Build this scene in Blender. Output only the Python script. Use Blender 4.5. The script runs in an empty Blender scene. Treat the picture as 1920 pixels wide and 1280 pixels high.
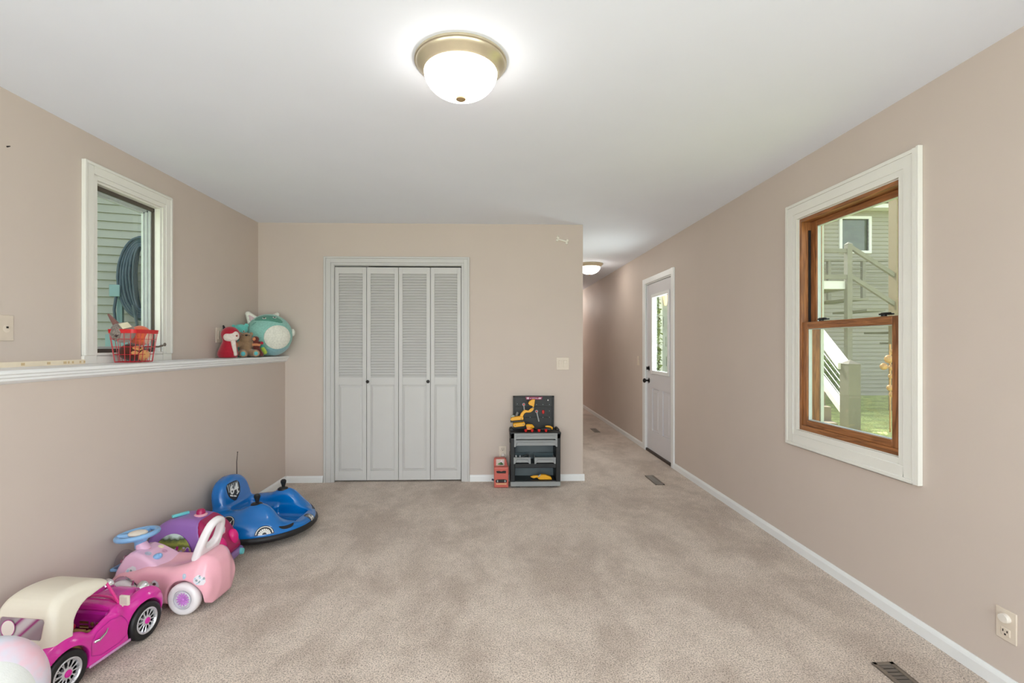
import bpy, bmesh, math, random
import numpy as np
from mathutils import Vector, Matrix
from mathutils.bvhtree import BVHTree
random.seed(7)
sc = bpy.context.scene
COL = sc.collection
PI = math.pi
R = math.radians

# ------------------------------------------------------------------ camera
W_, H_ = 1920, 1280
F_PX = 900.0
YAW = R(1.5)
cam = bpy.data.cameras.new('camera')
cam.sensor_width = 36.0
cam.lens = 36.0 * F_PX / W_
cam.shift_x = (960 - (920 + F_PX * math.tan(YAW))) / W_
cam.shift_y = (647 - 640) / W_
cam.clip_start = 0.05
cam.clip_end = 300
camo = bpy.data.objects.new('camera', cam)
COL.objects.link(camo)
CAM_Z = 1.29
camo.location = (0, 0, CAM_Z)
camo.rotation_euler = (PI / 2, 0, -YAW)
sc.camera = camo

# ------------------------------------------------------------------ view
sc.view_settings.view_transform = 'Standard'
sc.view_settings.look = 'None'
sc.view_settings.gamma = 1.0
sc.view_settings.exposure = 0.03
sc.view_settings.use_curve_mapping = False
sc.cycles.use_denoising = True
sc.cycles.max_bounces = 10
sc.cycles.diffuse_bounces = 5
sc.cycles.transparent_max_bounces = 16
sc.cycles.sample_clamp_indirect = 6.0

# ------------------------------------------------------------------ sky
world = bpy.data.worlds.new('sky')
sc.world = world
world.use_nodes = True
wn = world.node_tree.nodes
wn.clear()
wo = wn.new('ShaderNodeOutputWorld')
wb = wn.new('ShaderNodeBackground')
sky = wn.new('ShaderNodeTexSky')
sky.sky_type = 'NISHITA'
sky.sun_disc = False
sky.sun_elevation = R(52)
sky.sun_rotation = R(-10)
hs = wn.new('ShaderNodeHueSaturation')
hs.inputs['Saturation'].default_value = 0.30
world.node_tree.links.new(sky.outputs[0], hs.inputs['Color'])
world.node_tree.links.new(hs.outputs[0], wb.inputs['Color'])
wb.inputs['Strength'].default_value = 0.5
world.node_tree.links.new(wb.outputs[0], wo.inputs[0])


def light(name, kind, loc, energy, color=(1, 1, 1), direction=None, **kw):
    l = bpy.data.lights.new(name, kind)
    l.energy = energy
    l.color = color
    for k, v in kw.items():
        setattr(l, k, v)
    o = bpy.data.objects.new(name, l)
    COL.objects.link(o)
    o.location = loc
    if direction is not None:
        o.rotation_euler = Vector(direction).to_track_quat('-Z', 'Y').to_euler()
    return o


# the sun stands behind the neighbouring house
light('sun', 'SUN', (3, 30, 30), 8.5, (1.0, 0.96, 0.88), direction=(0.16, -0.62, -0.78), angle=R(0.6))
# added area lamps behind the camera stand in for daylight
for _n, _x, _d in (('left_fill', -2.24, 1), ('right_fill', 1.98, -1)):
    light(_n, 'AREA', (_x, -0.75, 1.5), 40, (0.86, 0.945, 1.0), direction=(_d, 0.35, 0.05), shape='RECTANGLE', size=1.3, size_y=1.15)  # side lamps added to brighten the near walls, floor and ceiling
light('rear_fill', 'AREA', (-0.1, -2.12, 1.25), 84, (0.86, 0.945, 1.0), direction=(0, 1, 0.22),
      shape='RECTANGLE', size=3.2, size_y=2.0)
# area lamp just outside the entry door glass stands in for its daylight
light('door_daylight', 'AREA', (2.10, 5.41, 1.42), 17, (0.92, 0.97, 1.0), direction=(-1, 0, -0.05),
      shape='RECTANGLE', size=0.50, size_y=0.86)


# ------------------------------------------------------------------ helpers
def srgb(r, g, b):
    f = lambda c: (c / 255 / 12.92) if c / 255 <= 0.04045 else ((c / 255 + 0.055) / 1.055) ** 2.4
    return (f(r), f(g), f(b), 1.0)


MATS = {}


def mat(name, rgb, rough=0.5, metal=0.0, var=0.04, scale=20.0, bump=0.0, bscale=200.0, spec=0.5, coat=0.0,
        emit=0.0, ecol=None, alpha=1.0, sheen=0.0):
    if name in MATS:
        return MATS[name]
    m = bpy.data.materials.new(name)
    m.use_nodes = True
    nt = m.node_tree
    b = nt.nodes['Principled BSDF']
    c = srgb(*rgb)
    tc = nt.nodes.new('ShaderNodeTexCoord')
    nz = nt.nodes.new('ShaderNodeTexNoise')
    nz.inputs['Scale'].default_value = scale
    nz.inputs['Detail'].default_value = 4
    nt.links.new(tc.outputs['Object'], nz.inputs['Vector'])
    rp = nt.nodes.new('ShaderNodeValToRGB')
    rp.color_ramp.elements[0].position = 0.3
    rp.color_ramp.elements[1].position = 0.7
    rp.color_ramp.elements[0].color = tuple(min(1, x * (1 - var)) for x in c[:3]) + (1,)
    rp.color_ramp.elements[1].color = tuple(min(1, x * (1 + var)) for x in c[:3]) + (1,)
    nt.links.new(nz.outputs[0], rp.inputs[0])
    nt.links.new(rp.outputs[0], b.inputs['Base Color'])
    b.inputs['Roughness'].default_value = rough
    b.inputs['Metallic'].default_value = metal
    b.inputs['Specular IOR Level'].default_value = spec
    b.inputs['Coat Weight'].default_value = coat
    b.inputs['Coat Roughness'].default_value = 0.08
    b.inputs['Sheen Weight'].default_value = sheen
    b.inputs['Alpha'].default_value = alpha
    if emit:
        b.inputs['Emission Color'].default_value = srgb(*(ecol or rgb))
        b.inputs['Emission Strength'].default_value = emit
    if bump:
        n2 = nt.nodes.new('ShaderNodeTexNoise')
        n2.inputs['Scale'].default_value = bscale
        n2.inputs['Detail'].default_value = 3
        nt.links.new(tc.outputs['Object'], n2.inputs['Vector'])
        bp = nt.nodes.new('ShaderNodeBump')
        bp.inputs['Strength'].default_value = bump
        bp.inputs['Distance'].default_value = 0.002
        nt.links.new(n2.outputs[0], bp.inputs['Height'])
        nt.links.new(bp.outputs[0], b.inputs['Normal'])
    MATS[name] = m
    return m


def glass_mat(name='pane_glass', tint=(0.96, 0.985, 0.97), refl=0.05):
    if name in MATS:
        return MATS[name]
    m = bpy.data.materials.new(name)
    m.use_nodes = True
    nt = m.node_tree
    nt.nodes.clear()
    out = nt.nodes.new('ShaderNodeOutputMaterial')
    tr = nt.nodes.new('ShaderNodeBsdfTransparent')
    tr.inputs[0].default_value = (*tint, 1)
    gl = nt.nodes.new('ShaderNodeBsdfGlossy')
    gl.inputs['Roughness'].default_value = 0.02
    fr = nt.nodes.new('ShaderNodeLayerWeight')
    fr.inputs[0].default_value = 0.5
    pw = nt.nodes.new('ShaderNodeMath')
    pw.operation = 'POWER'
    pw.inputs[1].default_value = 5
    nt.links.new(fr.outputs['Facing'], pw.inputs[0])
    ad = nt.nodes.new('ShaderNodeMath')
    ad.operation = 'MULTIPLY_ADD'
    ad.inputs[1].default_value = 0.5
    ad.inputs[2].default_value = refl * 0.5
    nt.links.new(pw.outputs[0], ad.inputs[0])
    mx = nt.nodes.new('ShaderNodeMixShader')
    nt.links.new(ad.outputs[0], mx.inputs[0])
    nt.links.new(tr.outputs[0], mx.inputs[1])
    nt.links.new(gl.outputs[0], mx.inputs[2])
    nt.links.new(mx.outputs[0], out.inputs[0])
    MATS[name] = m
    return m


class MB:
    """collects shapes into one mesh"""

    def __init__(s):
        s.v, s.f, s.mi = [], [], []
        s.cur = 0

    def add(s, vs, fs):
        n = len(s.v)
        s.v += [tuple(v) for v in vs]
        s.f += [tuple(i + n for i in f) for f in fs]
        s.mi += [s.cur] * len(fs)
        return s

    def box(s, x0, x1, y0, y1, z0, z1, rot=None, pivot=None):
        vs = [(x, y, z) for x in (x0, x1) for y in (y0, y1) for z in (z0, z1)]
        if rot is not None:
            p = Vector(pivot if pivot is not None else ((x0 + x1) / 2, (y0 + y1) / 2, (z0 + z1) / 2))
            vs = [tuple(rot @ (Vector(v) - p) + p) for v in vs]
        return s.add(vs, [(0, 1, 3, 2), (4, 6, 7, 5), (0, 4, 5, 1), (2, 3, 7, 6), (0, 2, 6, 4), (1, 5, 7, 3)])

    def tube(s, pts, r, n=10, closed=False, caps=True):
        pts = [Vector(p) for p in pts]
        rs = r if isinstance(r, (list, tuple)) else [r] * len(pts)
        vs, fs = [], []
        m = len(pts)
        t0 = (pts[1] - pts[0]).normalized()
        up = Vector((0, 0, 1)) if abs(t0.z) < 0.9 else Vector((1, 0, 0))
        a = t0.cross(up).normalized()
        for i in range(m):
            if closed:
                t = (pts[(i + 1) % m] - pts[i - 1]).normalized()
            else:
                t = (pts[min(i + 1, m - 1)] - pts[max(i - 1, 0)]).normalized()
            a = (a - t * a.dot(t)).normalized()
            b = t.cross(a)
            for k in range(n):
                th = 2 * PI * k / n
                vs.append(pts[i] + (a * math.cos(th) + b * math.sin(th)) * rs[i])
        rng = m if closed else m - 1
        for i in range(rng):
            j = (i + 1) % m
            for k in range(n):
                l = (k + 1) % n
                fs.append((i * n + k, i * n + l, j * n + l, j * n + k))
        if caps and not closed:
            fs.append(tuple(range(n - 1, -1, -1)))
            fs.append(tuple((m - 1) * n + k for k in range(n)))
        return s.add(vs, fs)

    def cyl(s, p0, p1, r0, r1=None, n=20):
        return s.tube([p0, p1], [r0, r0 if r1 is None else r1], n)

    def lathe(s, prof, n=32, origin=(0, 0, 0), axis='z', sx=1.0, sy=1.0, caps=True):
        """prof: (radius, height) pairs"""
        vs, fs = [], []
        ox, oy, oz = origin
        for (r, h) in prof:
            for k in range(n):
                th = 2 * PI * k / n
                x, y, z = r * math.cos(th) * sx, r * math.sin(th) * sy, h
                if axis == 'y':
                    x, y, z = x, z, -y
                elif axis == 'x':
                    x, y, z = z, x, y
                vs.append((ox + x, oy + y, oz + z))
        for i in range(len(prof) - 1):
            for k in range(n):
                l = (k + 1) % n
                fs.append((i * n + k, i * n + l, (i + 1) * n + l, (i + 1) * n + k))
        if caps and prof[0][0] > 1e-6:
            fs.append(tuple(range(n - 1, -1, -1)))
        if caps and prof[-1][0] > 1e-6:
            fs.append(tuple((len(prof) - 1) * n + k for k in range(n)))
        return s.add(vs, fs)

    def prism(s, poly, a0, a1, plane='xz'):
        """poly of 2D points extruded along the third axis"""
        def to3(p, a):
            if plane == 'xz':
                return (p[0], a, p[1])
            if plane == 'yz':
                return (a, p[0], p[1])
            return (p[0], p[1], a)
        n = len(poly)
        vs = [to3(p, a0) for p in poly] + [to3(p, a1) for p in poly]
        fs = [tuple(range(n)), tuple(range(2 * n - 1, n - 1, -1))]
        fs += [(i, n + i, n + (i + 1) % n, (i + 1) % n) for i in range(n)]
        return s.add(vs, fs)

    def ell(s, c, r, nu=20, nv=12, rot=None):
        vs, fs = [], []
        for i in range(nv + 1):
            ph = -PI / 2 + PI * i / nv
            for k in range(nu):
                th = 2 * PI * k / nu
                p = Vector((r[0] * math.cos(ph) * math.cos(th), r[1] * math.cos(ph) * math.sin(th), r[2] * math.sin(ph)))
                if rot is not None:
                    p = rot @ p
                vs.append(p + Vector(c))
        for i in range(nv):
            for k in range(nu):
                l = (k + 1) % nu
                fs.append((i * nu + k, i * nu + l, (i + 1) * nu + l, (i + 1) * nu + k))
        return s.add(vs, fs)

    def build(s, name, m, parent=None, bevel=0.0, smooth=35, seg=2, loc=None, weld=True):
        me = bpy.data.meshes.new(name)
        me.from_pydata(s.v, [], s.f)
        ms = m if isinstance(m, (list, tuple)) else [m]
        for x in ms:
            me.materials.append(x)
        if len(ms) > 1:
            me.polygons.foreach_set('material_index', s.mi)
        bm = bmesh.new()
        bm.from_mesh(me)
        if weld:
            bmesh.ops.remove_doubles(bm, verts=bm.verts, dist=1e-6)
        bmesh.ops.recalc_face_normals(bm, faces=bm.faces)
        bm.to_mesh(me)
        bm.free()
        if smooth:
            me.shade_smooth()
            me.set_sharp_from_angle(angle=R(smooth))
        o = bpy.data.objects.new(name, me)
        COL.objects.link(o)
        if parent is not None:
            o.parent = parent
        if loc is not None:
            o.location = loc
        if bevel:
            bv = o.modifiers.new('bevel', 'BEVEL')
            bv.width = bevel
            bv.segments = seg
            bv.limit_method = 'ANGLE'
            bv.angle_limit = R(40)
            bv.harden_normals = False
        return o


def tag(o, label=None, cat=None, group=None, kind=None):
    if label:
        o['label'] = label
    if cat:
        o['category'] = cat
    if group:
        o['group'] = group
    if kind:
        o['kind'] = kind
    return o


def thing(name, label, cat, loc=(0, 0, 0), rz=0.0, group=None):
    o = bpy.data.objects.new(name, None)
    o.empty_display_size = 0.05
    COL.objects.link(o)
    o.location = loc
    o.rotation_euler = (0, 0, rz)
    return tag(o, label, cat, group)


def struct(o):
    o['kind'] = 'structure'
    return o


def copy_tree(o, parent=None):
    c = o.copy()
    COL.objects.link(c)
    c.parent = parent
    for ch in [x for x in bpy.data.objects if x.parent == o]:
        copy_tree(ch, c)
    return c


# ------------------------------------------------------------------ room materials
def wall_material():
    m = mat('wall_paint', (206, 192, 182), rough=0.62, var=0.012, scale=3, bump=0.05, bscale=260, spec=0.35)
    return m


M_wall = wall_material()
M_ceil = mat('ceiling_paint', (240, 244, 254), rough=0.8, var=0.012, scale=2, bump=0.06, bscale=220, spec=0.2)
M_white = mat('white_trim_paint', (236, 237, 237), rough=0.38, var=0.01, scale=5, spec=0.45)
M_cream_trim = mat('cream_casing_paint', (234, 232, 225), rough=0.4, var=0.015, scale=5)
M_door = mat('white_door_paint', (204, 202, 200), rough=0.42, var=0.01, scale=6)
M_almond = mat('almond_plastic', (220, 206, 190), rough=0.35, var=0.01)
M_darkm = mat('dark_bronze', (38, 34, 32), rough=0.35, metal=0.7)
M_black = mat('black_plastic', (24, 25, 27), rough=0.42)
M_dark = mat('dark_slot', (40, 34, 30), rough=0.6)
M_glass = glass_mat()
M_alu = mat('grey_vinyl_frame', (196, 205, 203), rough=0.4)


def carpet_material():
    m = bpy.data.materials.new('cut_pile_carpet')
    m.use_nodes = True
    nt = m.node_tree
    L = nt.links.new
    b = nt.nodes['Principled BSDF']
    b.inputs['Roughness'].default_value = 0.95
    b.inputs['Specular IOR Level'].default_value = 0.1
    b.inputs['Sheen Weight'].default_value = 0.25
    b.inputs['Sheen Roughness'].default_value = 0.6
    tc = nt.nodes.new('ShaderNodeTexCoord')

    def noise(scale, detail, dist=0.0, vec=None, rough=0.5):
        n = nt.nodes.new('ShaderNodeTexNoise')
        n.inputs['Scale'].default_value = scale
        n.inputs['Detail'].default_value = detail
        n.inputs['Distortion'].default_value = dist
        n.inputs['Roughness'].default_value = rough
        L(vec or tc.outputs['Object'], n.inputs['Vector'])
        return n.outputs[0]

    def ramp(src, p0, p1, c0, c1):
        r = nt.nodes.new('ShaderNodeValToRGB')
        r.color_ramp.elements[0].position = p0
        r.color_ramp.elements[1].position = p1
        r.color_ramp.elements[0].color = c0
        r.color_ramp.elements[1].color = c1
        L(src, r.inputs[0])
        return r.outputs[0]

    def mul(a, c, fac=1.0):
        x = nt.nodes.new('ShaderNodeMix')
        x.data_type = 'RGBA'
        x.blend_type = 'MULTIPLY'
        x.inputs[0].default_value = fac
        L(a, x.inputs[6])
        L(c, x.inputs[7])
        return x.outputs[2]

    def g(v):
        return (v, v * (1 - 0.16 * (1 - v)), v * (1 - 0.28 * (1 - v)), 1)
    tuft = noise(170, 3, 0.4, rough=0.75)
    fine = ramp(tuft, 0.37, 0.55, (*[c * 0.46 for c in srgb(212, 190, 172)[:3]], 1), srgb(246, 229, 214))
    speck = ramp(noise(480, 2, rough=0.6), 0.34, 0.50, g(0.55), g(1.0))
    mp = nt.nodes.new('ShaderNodeMapping')
    mp.inputs['Scale'].default_value = (1.3, 0.8, 1)
    mp.inputs['Rotation'].default_value = (0, 0, R(-20))
    L(tc.outputs['Object'], mp.inputs[0])
    strokes = ramp(noise(1.9, 12, 0.25, vec=mp.outputs[0], rough=0.68), 0.40, 0.56, g(0.80), g(1.04))
    patch = ramp(noise(9, 8, 0.2, rough=0.75), 0.36, 0.62, g(0.88), g(1.0))
    col = mul(mul(mul(fine, speck), strokes), patch)
    L(col, b.inputs['Base Color'])
    bp = nt.nodes.new('ShaderNodeBump')
    bp.inputs['Strength'].default_value = 0.75
    bp.inputs['Distance'].default_value = 0.006
    L(tuft, bp.inputs['Height'])
    L(bp.outputs[0], b.inputs['Normal'])
    return m


# ------------------------------------------------------------------ room shell
XR, XL, XLL, YB, YR, HC = 1.92, -2.18, -1.93, 4.56, -2.2, 2.44
XH, YH = 0.88, 12.0        # hallway left wall x and far end
LEDGE = 1.19

struct(MB().box(XL - 0.3, XR + 0.12, YR - 0.12, YH + 0.1, -0.12, 0).build('floor', carpet_material(), smooth=0))
struct(MB().box(XL - 0.3, XR + 0.12, YR - 0.12, YH + 0.1, HC, HC + 0.12).build('ceiling', M_ceil, smooth=0))


def wall_with_holes(name, x0, x1, ya, yb, za, zb, holes, m=M_wall, axis='x'):
    """wall slab between x0..x1, running ya..yb; holes = (y0, y1, z0, z1)"""
    mb = MB()
    holes = sorted(holes)
    cuts = [ya]
    for h in holes:
        cuts += [h[0], h[1]]
    cuts.append(yb)

    def bx(a, b_, c, d):
        if b_ - a < 1e-5 or d - c < 1e-5:
            return
        if axis == 'x':
            mb.box(x0, x1, a, b_, c, d)
        else:
            mb.box(a, b_, x0, x1, c, d)
    for i in range(0, len(cuts) - 1, 2):
        bx(cuts[i], cuts[i + 1], za, zb)
    for h in holes:
        bx(h[0], h[1], za, h[2])
        bx(h[0], h[1], h[3], zb)
    return struct(mb.build(name, m, smooth=0))


LW = (2.70, 3.235, 1.235, 2.20)      # left window opening y0,y1,z0,z1
RW = (2.195, 2.947, 0.764, 2.075)    # right window opening
DW = (5.0, 5.90, 0.0, 2.05)          # entry door opening
wall_with_holes('wall_left', XL - 0.105, XL, YR, YB, LEDGE - 0.02, HC, [(-1.4, -0.1, 1.19, 2.1), LW])
struct(MB().box(XL - 0.14, XLL, YR, YB, 0, LEDGE - 0.02).build('wall_left_lower', M_wall, smooth=0))
wall_with_holes('wall_right', XR, XR + 0.13, YR, YH, 0, HC, [(-1.4, -0.1, 0.9, 2.1), RW, DW])
CLO = (-1.476, -0.273, 0, 2.045)     # closet opening
wall_with_holes('wall_back', YB, YB + 0.12, XL - 0.14, XH, 0, HC, [CLO], axis='y')
struct(MB().box(XH - 0.12, XH, YB + 0.12, YH, 0, HC).build('wall_hallway', M_wall, smooth=0))
struct(MB().box(XH - 0.12, XR + 0.13, YH, YH + 0.1, 0, HC).build('wall_hallway_end', M_wall, smooth=0))
PD = (-1.75, 1.55, 0.0, 2.1)
wall_with_holes('wall_rear', YR - 0.12, YR, XL - 0.14, XR + 0.13, 0, HC, [PD], axis='y')
# closet interior
cl = MB()
cl.box(CLO[0] - 0.2, CLO[1] + 0.2, YB + 0.7, YB + 0.74, 0, HC).box(CLO[0] - 0.24, CLO[0] - 0.2, YB + 0.12, YB + 0.74, 0, HC)
cl.box(CLO[1] + 0.2, CLO[1] + 0.24, YB + 0.12, YB + 0.74, 0, HC)
struct(cl.build('wall_closet', M_wall, smooth=0))

# rear patio opening frame
fr = MB()
for x in (PD[0], (PD[0] + PD[1]) / 2 - 0.03, PD[1] - 0.06):
    fr.box(x, x + 0.06, YR - 0.10, YR - 0.02, 0, 2.1)
fr.box(PD[0], PD[1], YR - 0.10, YR - 0.02, 2.04, 2.1).box(PD[0], PD[1], YR - 0.10, YR - 0.02, 0, 0.06)
w3 = struct(fr.build('window_3', M_white, bevel=0.003))
MB().box(PD[0] + 0.05, PD[1] - 0.05, YR - 0.065, YR - 0.06, 0.05, 2.05).build('pane', M_glass, w3, smooth=0)


for nm_, xa_, xb_, z0_ in (('window_4_added', XL - 0.10, XL - 0.005, 1.19), ('window_5_added', XR + 0.005, XR + 0.10, 0.9)):  # unseen side windows added to hold the side fill lamps
    fr = MB()
    for y_ in (-1.4, -0.775, -0.15):
        fr.box(xa_, xb_, y_, y_ + 0.05, z0_, 2.1)
    fr.box(xa_, xb_, -1.4, -0.1, z0_, z0_ + 0.05).box(xa_, xb_, -1.4, -0.1, 2.05, 2.1)
    struct(fr.build(nm_, M_white, bevel=0.003))


# baseboards (profiled)
def baseboard(name, p0, p1, n, h=0.062, t=0.014):
    """p0->p1 along the wall, n = direction into the room"""
    prof = [(0, 0), (t, 0), (t, h * 0.72), (t * 0.75, h * 0.86), (t * 0.35, h), (0, h)]
    vs, fs = [], []
    for p in (p0, p1):
        for (a, z) in prof:
            vs.append((p[0] + n[0] * a, p[1] + n[1] * a, z))
    k = len(prof)
    fs = [(i, (i + 1) % k, k + (i + 1) % k, k + i) for i in range(k)] + [tuple(range(k)), tuple(range(2 * k - 1, k - 1, -1))]
    return struct(MB().add(vs, fs).build(name, M_white, smooth=0))


baseboard('baseboard_right', (XR, YR), (XR, 4.955), (-1, 0))
baseboard('baseboard_hall_right', (XR, 5.985), (XR, YH), (-1, 0))
baseboard('baseboard_hall_left', (XH, YB), (XH, YH), (1, 0))
baseboard('baseboard_left', (XLL, YR), (XLL, YB), (1, 0))
baseboard('baseboard_back_left', (XLL + 0.014, YB), (-1.575, YB), (0, -1))
baseboard('baseboard_back_right', (-0.198, YB), (XH + 0.014, YB), (0, -1))

# ledge cap on top of the thicker lower wall, moulded edge
prof = [(XL, LEDGE - 0.02), (XL, LEDGE), (XLL + 0.034, LEDGE), (XLL + 0.038, LEDGE - 0.004), (XLL + 0.038, LEDGE - 0.014),
        (XLL + 0.030, LEDGE - 0.019), (XLL + 0.030, LEDGE - 0.028), (XLL + 0.022, LEDGE - 0.033), (XLL + 0.022, LEDGE - 0.042),
        (XLL + 0.012, LEDGE - 0.050), (XLL, LEDGE - 0.056), (XLL, LEDGE - 0.02)]
struct(MB().prism([(p[0], p[1]) for p in prof], YR, YB - 0.001, plane='xz').build('trim_ledge', M_white, smooth=0))


# ------------------------------------------------------------------ casings
def picture_casing(mb, y0, y1, z0, z1, w, x, s, bottom=True, steps=((0, 0.30, 0.014), (0.30, 0.82, 0.018), (0.82, 1.0, 0.022))):
    """mitred frame around an opening in an x-wall; s = direction into the room"""
    for (a, b_, t) in steps:
        ia, ib = a * w, b_ * w
        o0, o1, q0, q1 = y0 - ib, y1 + ib, z0 - (ib if bottom else 0), z1 + ib
        i0, i1, r0, r1 = y0 - ia, y1 + ia, z0 - (ia if bottom else 0), z1 + ia
        X0, X1 = sorted((x, x + s * t))
        for (ya, yb, za, zb) in ((o0, i0, q0, q1), (i1, o1, q0, q1), (i0, i1, r1, q1)):
            mb.box(X0, X1, ya, yb, za, zb)
        if bottom:
            mb.box(X0, X1, i0, i1, q0, r0)


mb = MB()
picture_casing(mb, LW[0], LW[1], LW[2], LW[3], 0.085, XL, 1, bottom=False)
mb.box(XL, XL + 0.014, LW[0] - 0.085, LW[0], LEDGE, LW[2]).box(XL, XL + 0.014, LW[1], LW[1] + 0.085, LEDGE, LW[2])
mb.box(XL, XL + 0.012, LW[0], LW[1], LEDGE, LW[2])
t = 0.012
mb.box(XL - 0.105, XL, LW[0], LW[0] + t, LW[2], LW[3]).box(XL - 0.105, XL, LW[1] - t, LW[1], LW[2], LW[3])
mb.box(XL - 0.105, XL, LW[0], LW[1], LW[3] - t, LW[3]).box(XL - 0.105, XL + 0.012, LW[0], LW[1], LW[2] - 0.006, LW[2] + t)
w1 = struct(mb.build('window_1', M_cream_trim, bevel=0.002))
# casement sash
y0, y1, z0, z1 = LW[0] + t, LW[1] - t, LW[2] + t, LW[3] - t
g = MB()
for (a, b_, c, d) in ((y0, y0 + 0.008, z0, z1), (y1 - 0.008, y1, z0, z1), (y0, y1, z0, z0 + 0.022), (y0, y1, z1 - 0.022, z1)):
    g.box(XL - 0.05, XL - 0.035, a, b_, c, d)
g.build('weatherstrip', mat('dark_seal', (84, 76, 68), rough=0.6), w1, smooth=0)
s_ = MB()
for (e, xo, xi, ww) in ((0.008, -0.064, -0.05, 0.012), (0.018, -0.078, -0.064, 0.014), (0.028, -0.092, -0.078, 0.014)):
    a0, a1, c0, c1 = y0 + e, y1 - e, z0 + e - 0.006, z1 - e
    for (a, b_, c, d) in ((a0, a0 + ww, c0, c1), (a1 - ww, a1, c0, c1), (a0, a1, c0, c0 + ww), (a0, a1, c1 - ww, c1)):
        s_.box(XL + xo, XL + xi, a, b_, c, d)
s_.build('sash', M_alu, w1, bevel=0.002)
MB().box(XL - 0.087, XL - 0.084, y0 + 0.036, y1 - 0.036, z0 + 0.03, z1 - 0.036).build('pane', M_glass, w1, smooth=0)
c_ = MB()
c_.box(XL - 0.045, XL - 0.012, 3.02, 3.11, LW[2] + 0.012, LW[2] + 0.03)
c_.tube([(XL - 0.02, 3.06, LW[2] + 0.03), (XL + 0.005, 3.08, LW[2] + 0.045), (XL + 0.04, 3.15, LW[2] + 0.045), (XL + 0.045, 3.19, LW[2] + 0.055)], 0.006)
c_.ell((XL + 0.047, 3.20, LW[2] + 0.06), (0.008, 0.008, 0.012))
c_.build('crank_handle', mat('taupe_metal', (112, 102, 92), rough=0.4, metal=0.3), w1, bevel=0.003)

# ---- right window: wooden double-hung
def wood_material(name, c0, c1, axis_scale=(1, 1, 12)):
    m = bpy.data.materials.new(name)
    m.use_nodes = True
    nt = m.node_tree
    b = nt.nodes['Principled BSDF']
    tc = nt.nodes.new('ShaderNodeTexCoord')
    mp = nt.nodes.new('ShaderNodeMapping')
    mp.inputs['Scale'].default_value = axis_scale
    nz = nt.nodes.new('ShaderNodeTexNoise')
    nz.inputs['Scale'].default_value = 14
    nz.inputs['Detail'].default_value = 6
    nz.inputs['Distortion'].default_value = 1.2
    rp = nt.nodes.new('ShaderNodeValToRGB')
    rp.color_ramp.elements[0].position = 0.35
    rp.color_ramp.elements[1].position = 0.65
    rp.color_ramp.elements[0].color = srgb(*c0)
    rp.color_ramp.elements[1].color = srgb(*c1)
    nt.links.new(tc.outputs['Object'], mp.inputs[0])
    nt.links.new(mp.outputs[0], nz.inputs['Vector'])
    nt.links.new(nz.outputs[0], rp.inputs[0])
    nt.links.new(rp.outputs[0], b.inputs['Base Color'])
    b.inputs['Roughness'].default_value = 0.38
    return m


M_wood_v = wood_material('stained_oak_upright', (118, 72, 38), (170, 112, 66), (4, 4, 0.35))
M_wood_h = wood_material('stained_oak_rail', (118, 72, 38), (170, 112, 66), (4, 0.35, 4))
mb = MB()
picture_casing(mb, *RW, 0.10, XR, -1)
for (a, b_, c, d) in ((RW[0], RW[0] + 0.004, RW[2], RW[3]), (RW[1] - 0.004, RW[1], RW[2], RW[3]), (RW[0], RW[1], RW[2], RW[2] + 0.004), (RW[0], RW[1], RW[3] - 0.004, RW[3])):
    mb.box(XR, XR + 0.02, a, b_, c, d)
mb.box(XR - 0.022, XR - 0.0, RW[0] - 0.112, RW[0] - 0.098, RW[2] - 0.10, RW[3] + 0.105)
w2 = struct(mb.build('window_2', M_cream_trim, bevel=0.002))


def frame(mb_v, mb_h, y0, y1, z0, z1, wy, wz0, wz1, x0, x1):
    mb_v.box(x0, x1, y0, y0 + wy, z0, z1).box(x0, x1, y1 - wy, y1, z0, z1)
    mb_h.box(x0, x1, y0 + wy, y1 - wy, z0, z0 + wz0).box(x0, x1, y0 + wy, y1 - wy, z1 - wz1, z1)


e = 0.004
fv, fh = MB(), MB()
frame(fv, fh, RW[0] + e, RW[1] - e, RW[2] + e, RW[3] - e, 0.020, 0.030, 0.020, XR + 0.004, XR + 0.12)
fv.build('frame_jamb', M_wood_v, w2, bevel=0.0015)
fh.build('frame_sill', M_wood_h, w2, bevel=0.0015)
ya, yb = RW[0] + 0.024, RW[1] - 0.024
# lower sash (inner)
fv, fh = MB(), MB()
frame(fv, fh, ya, yb, RW[2] + 0.034, 1.432, 0.042, 0.036, 0.042, XR + 0.010, XR + 0.045)
ls = fv.build('lower_sash', M_wood_v, w2, bevel=0.003)
fh.build('rail', M_wood_h, ls, bevel=0.003)
g = MB()
frame(g, g, ya + 0.040, yb - 0.040, RW[2] + 0.068, 1.392, 0.006, 0.006, 0.006, XR + 0.020, XR + 0.04)
g.build('glazing_bead', M_alu, ls, smooth=0)
MB().box(XR + 0.027, XR + 0.031, ya + 0.042, yb - 0.042, RW[2] + 0.07, 1.39).build('pane', M_glass, ls, smooth=0)
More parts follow.
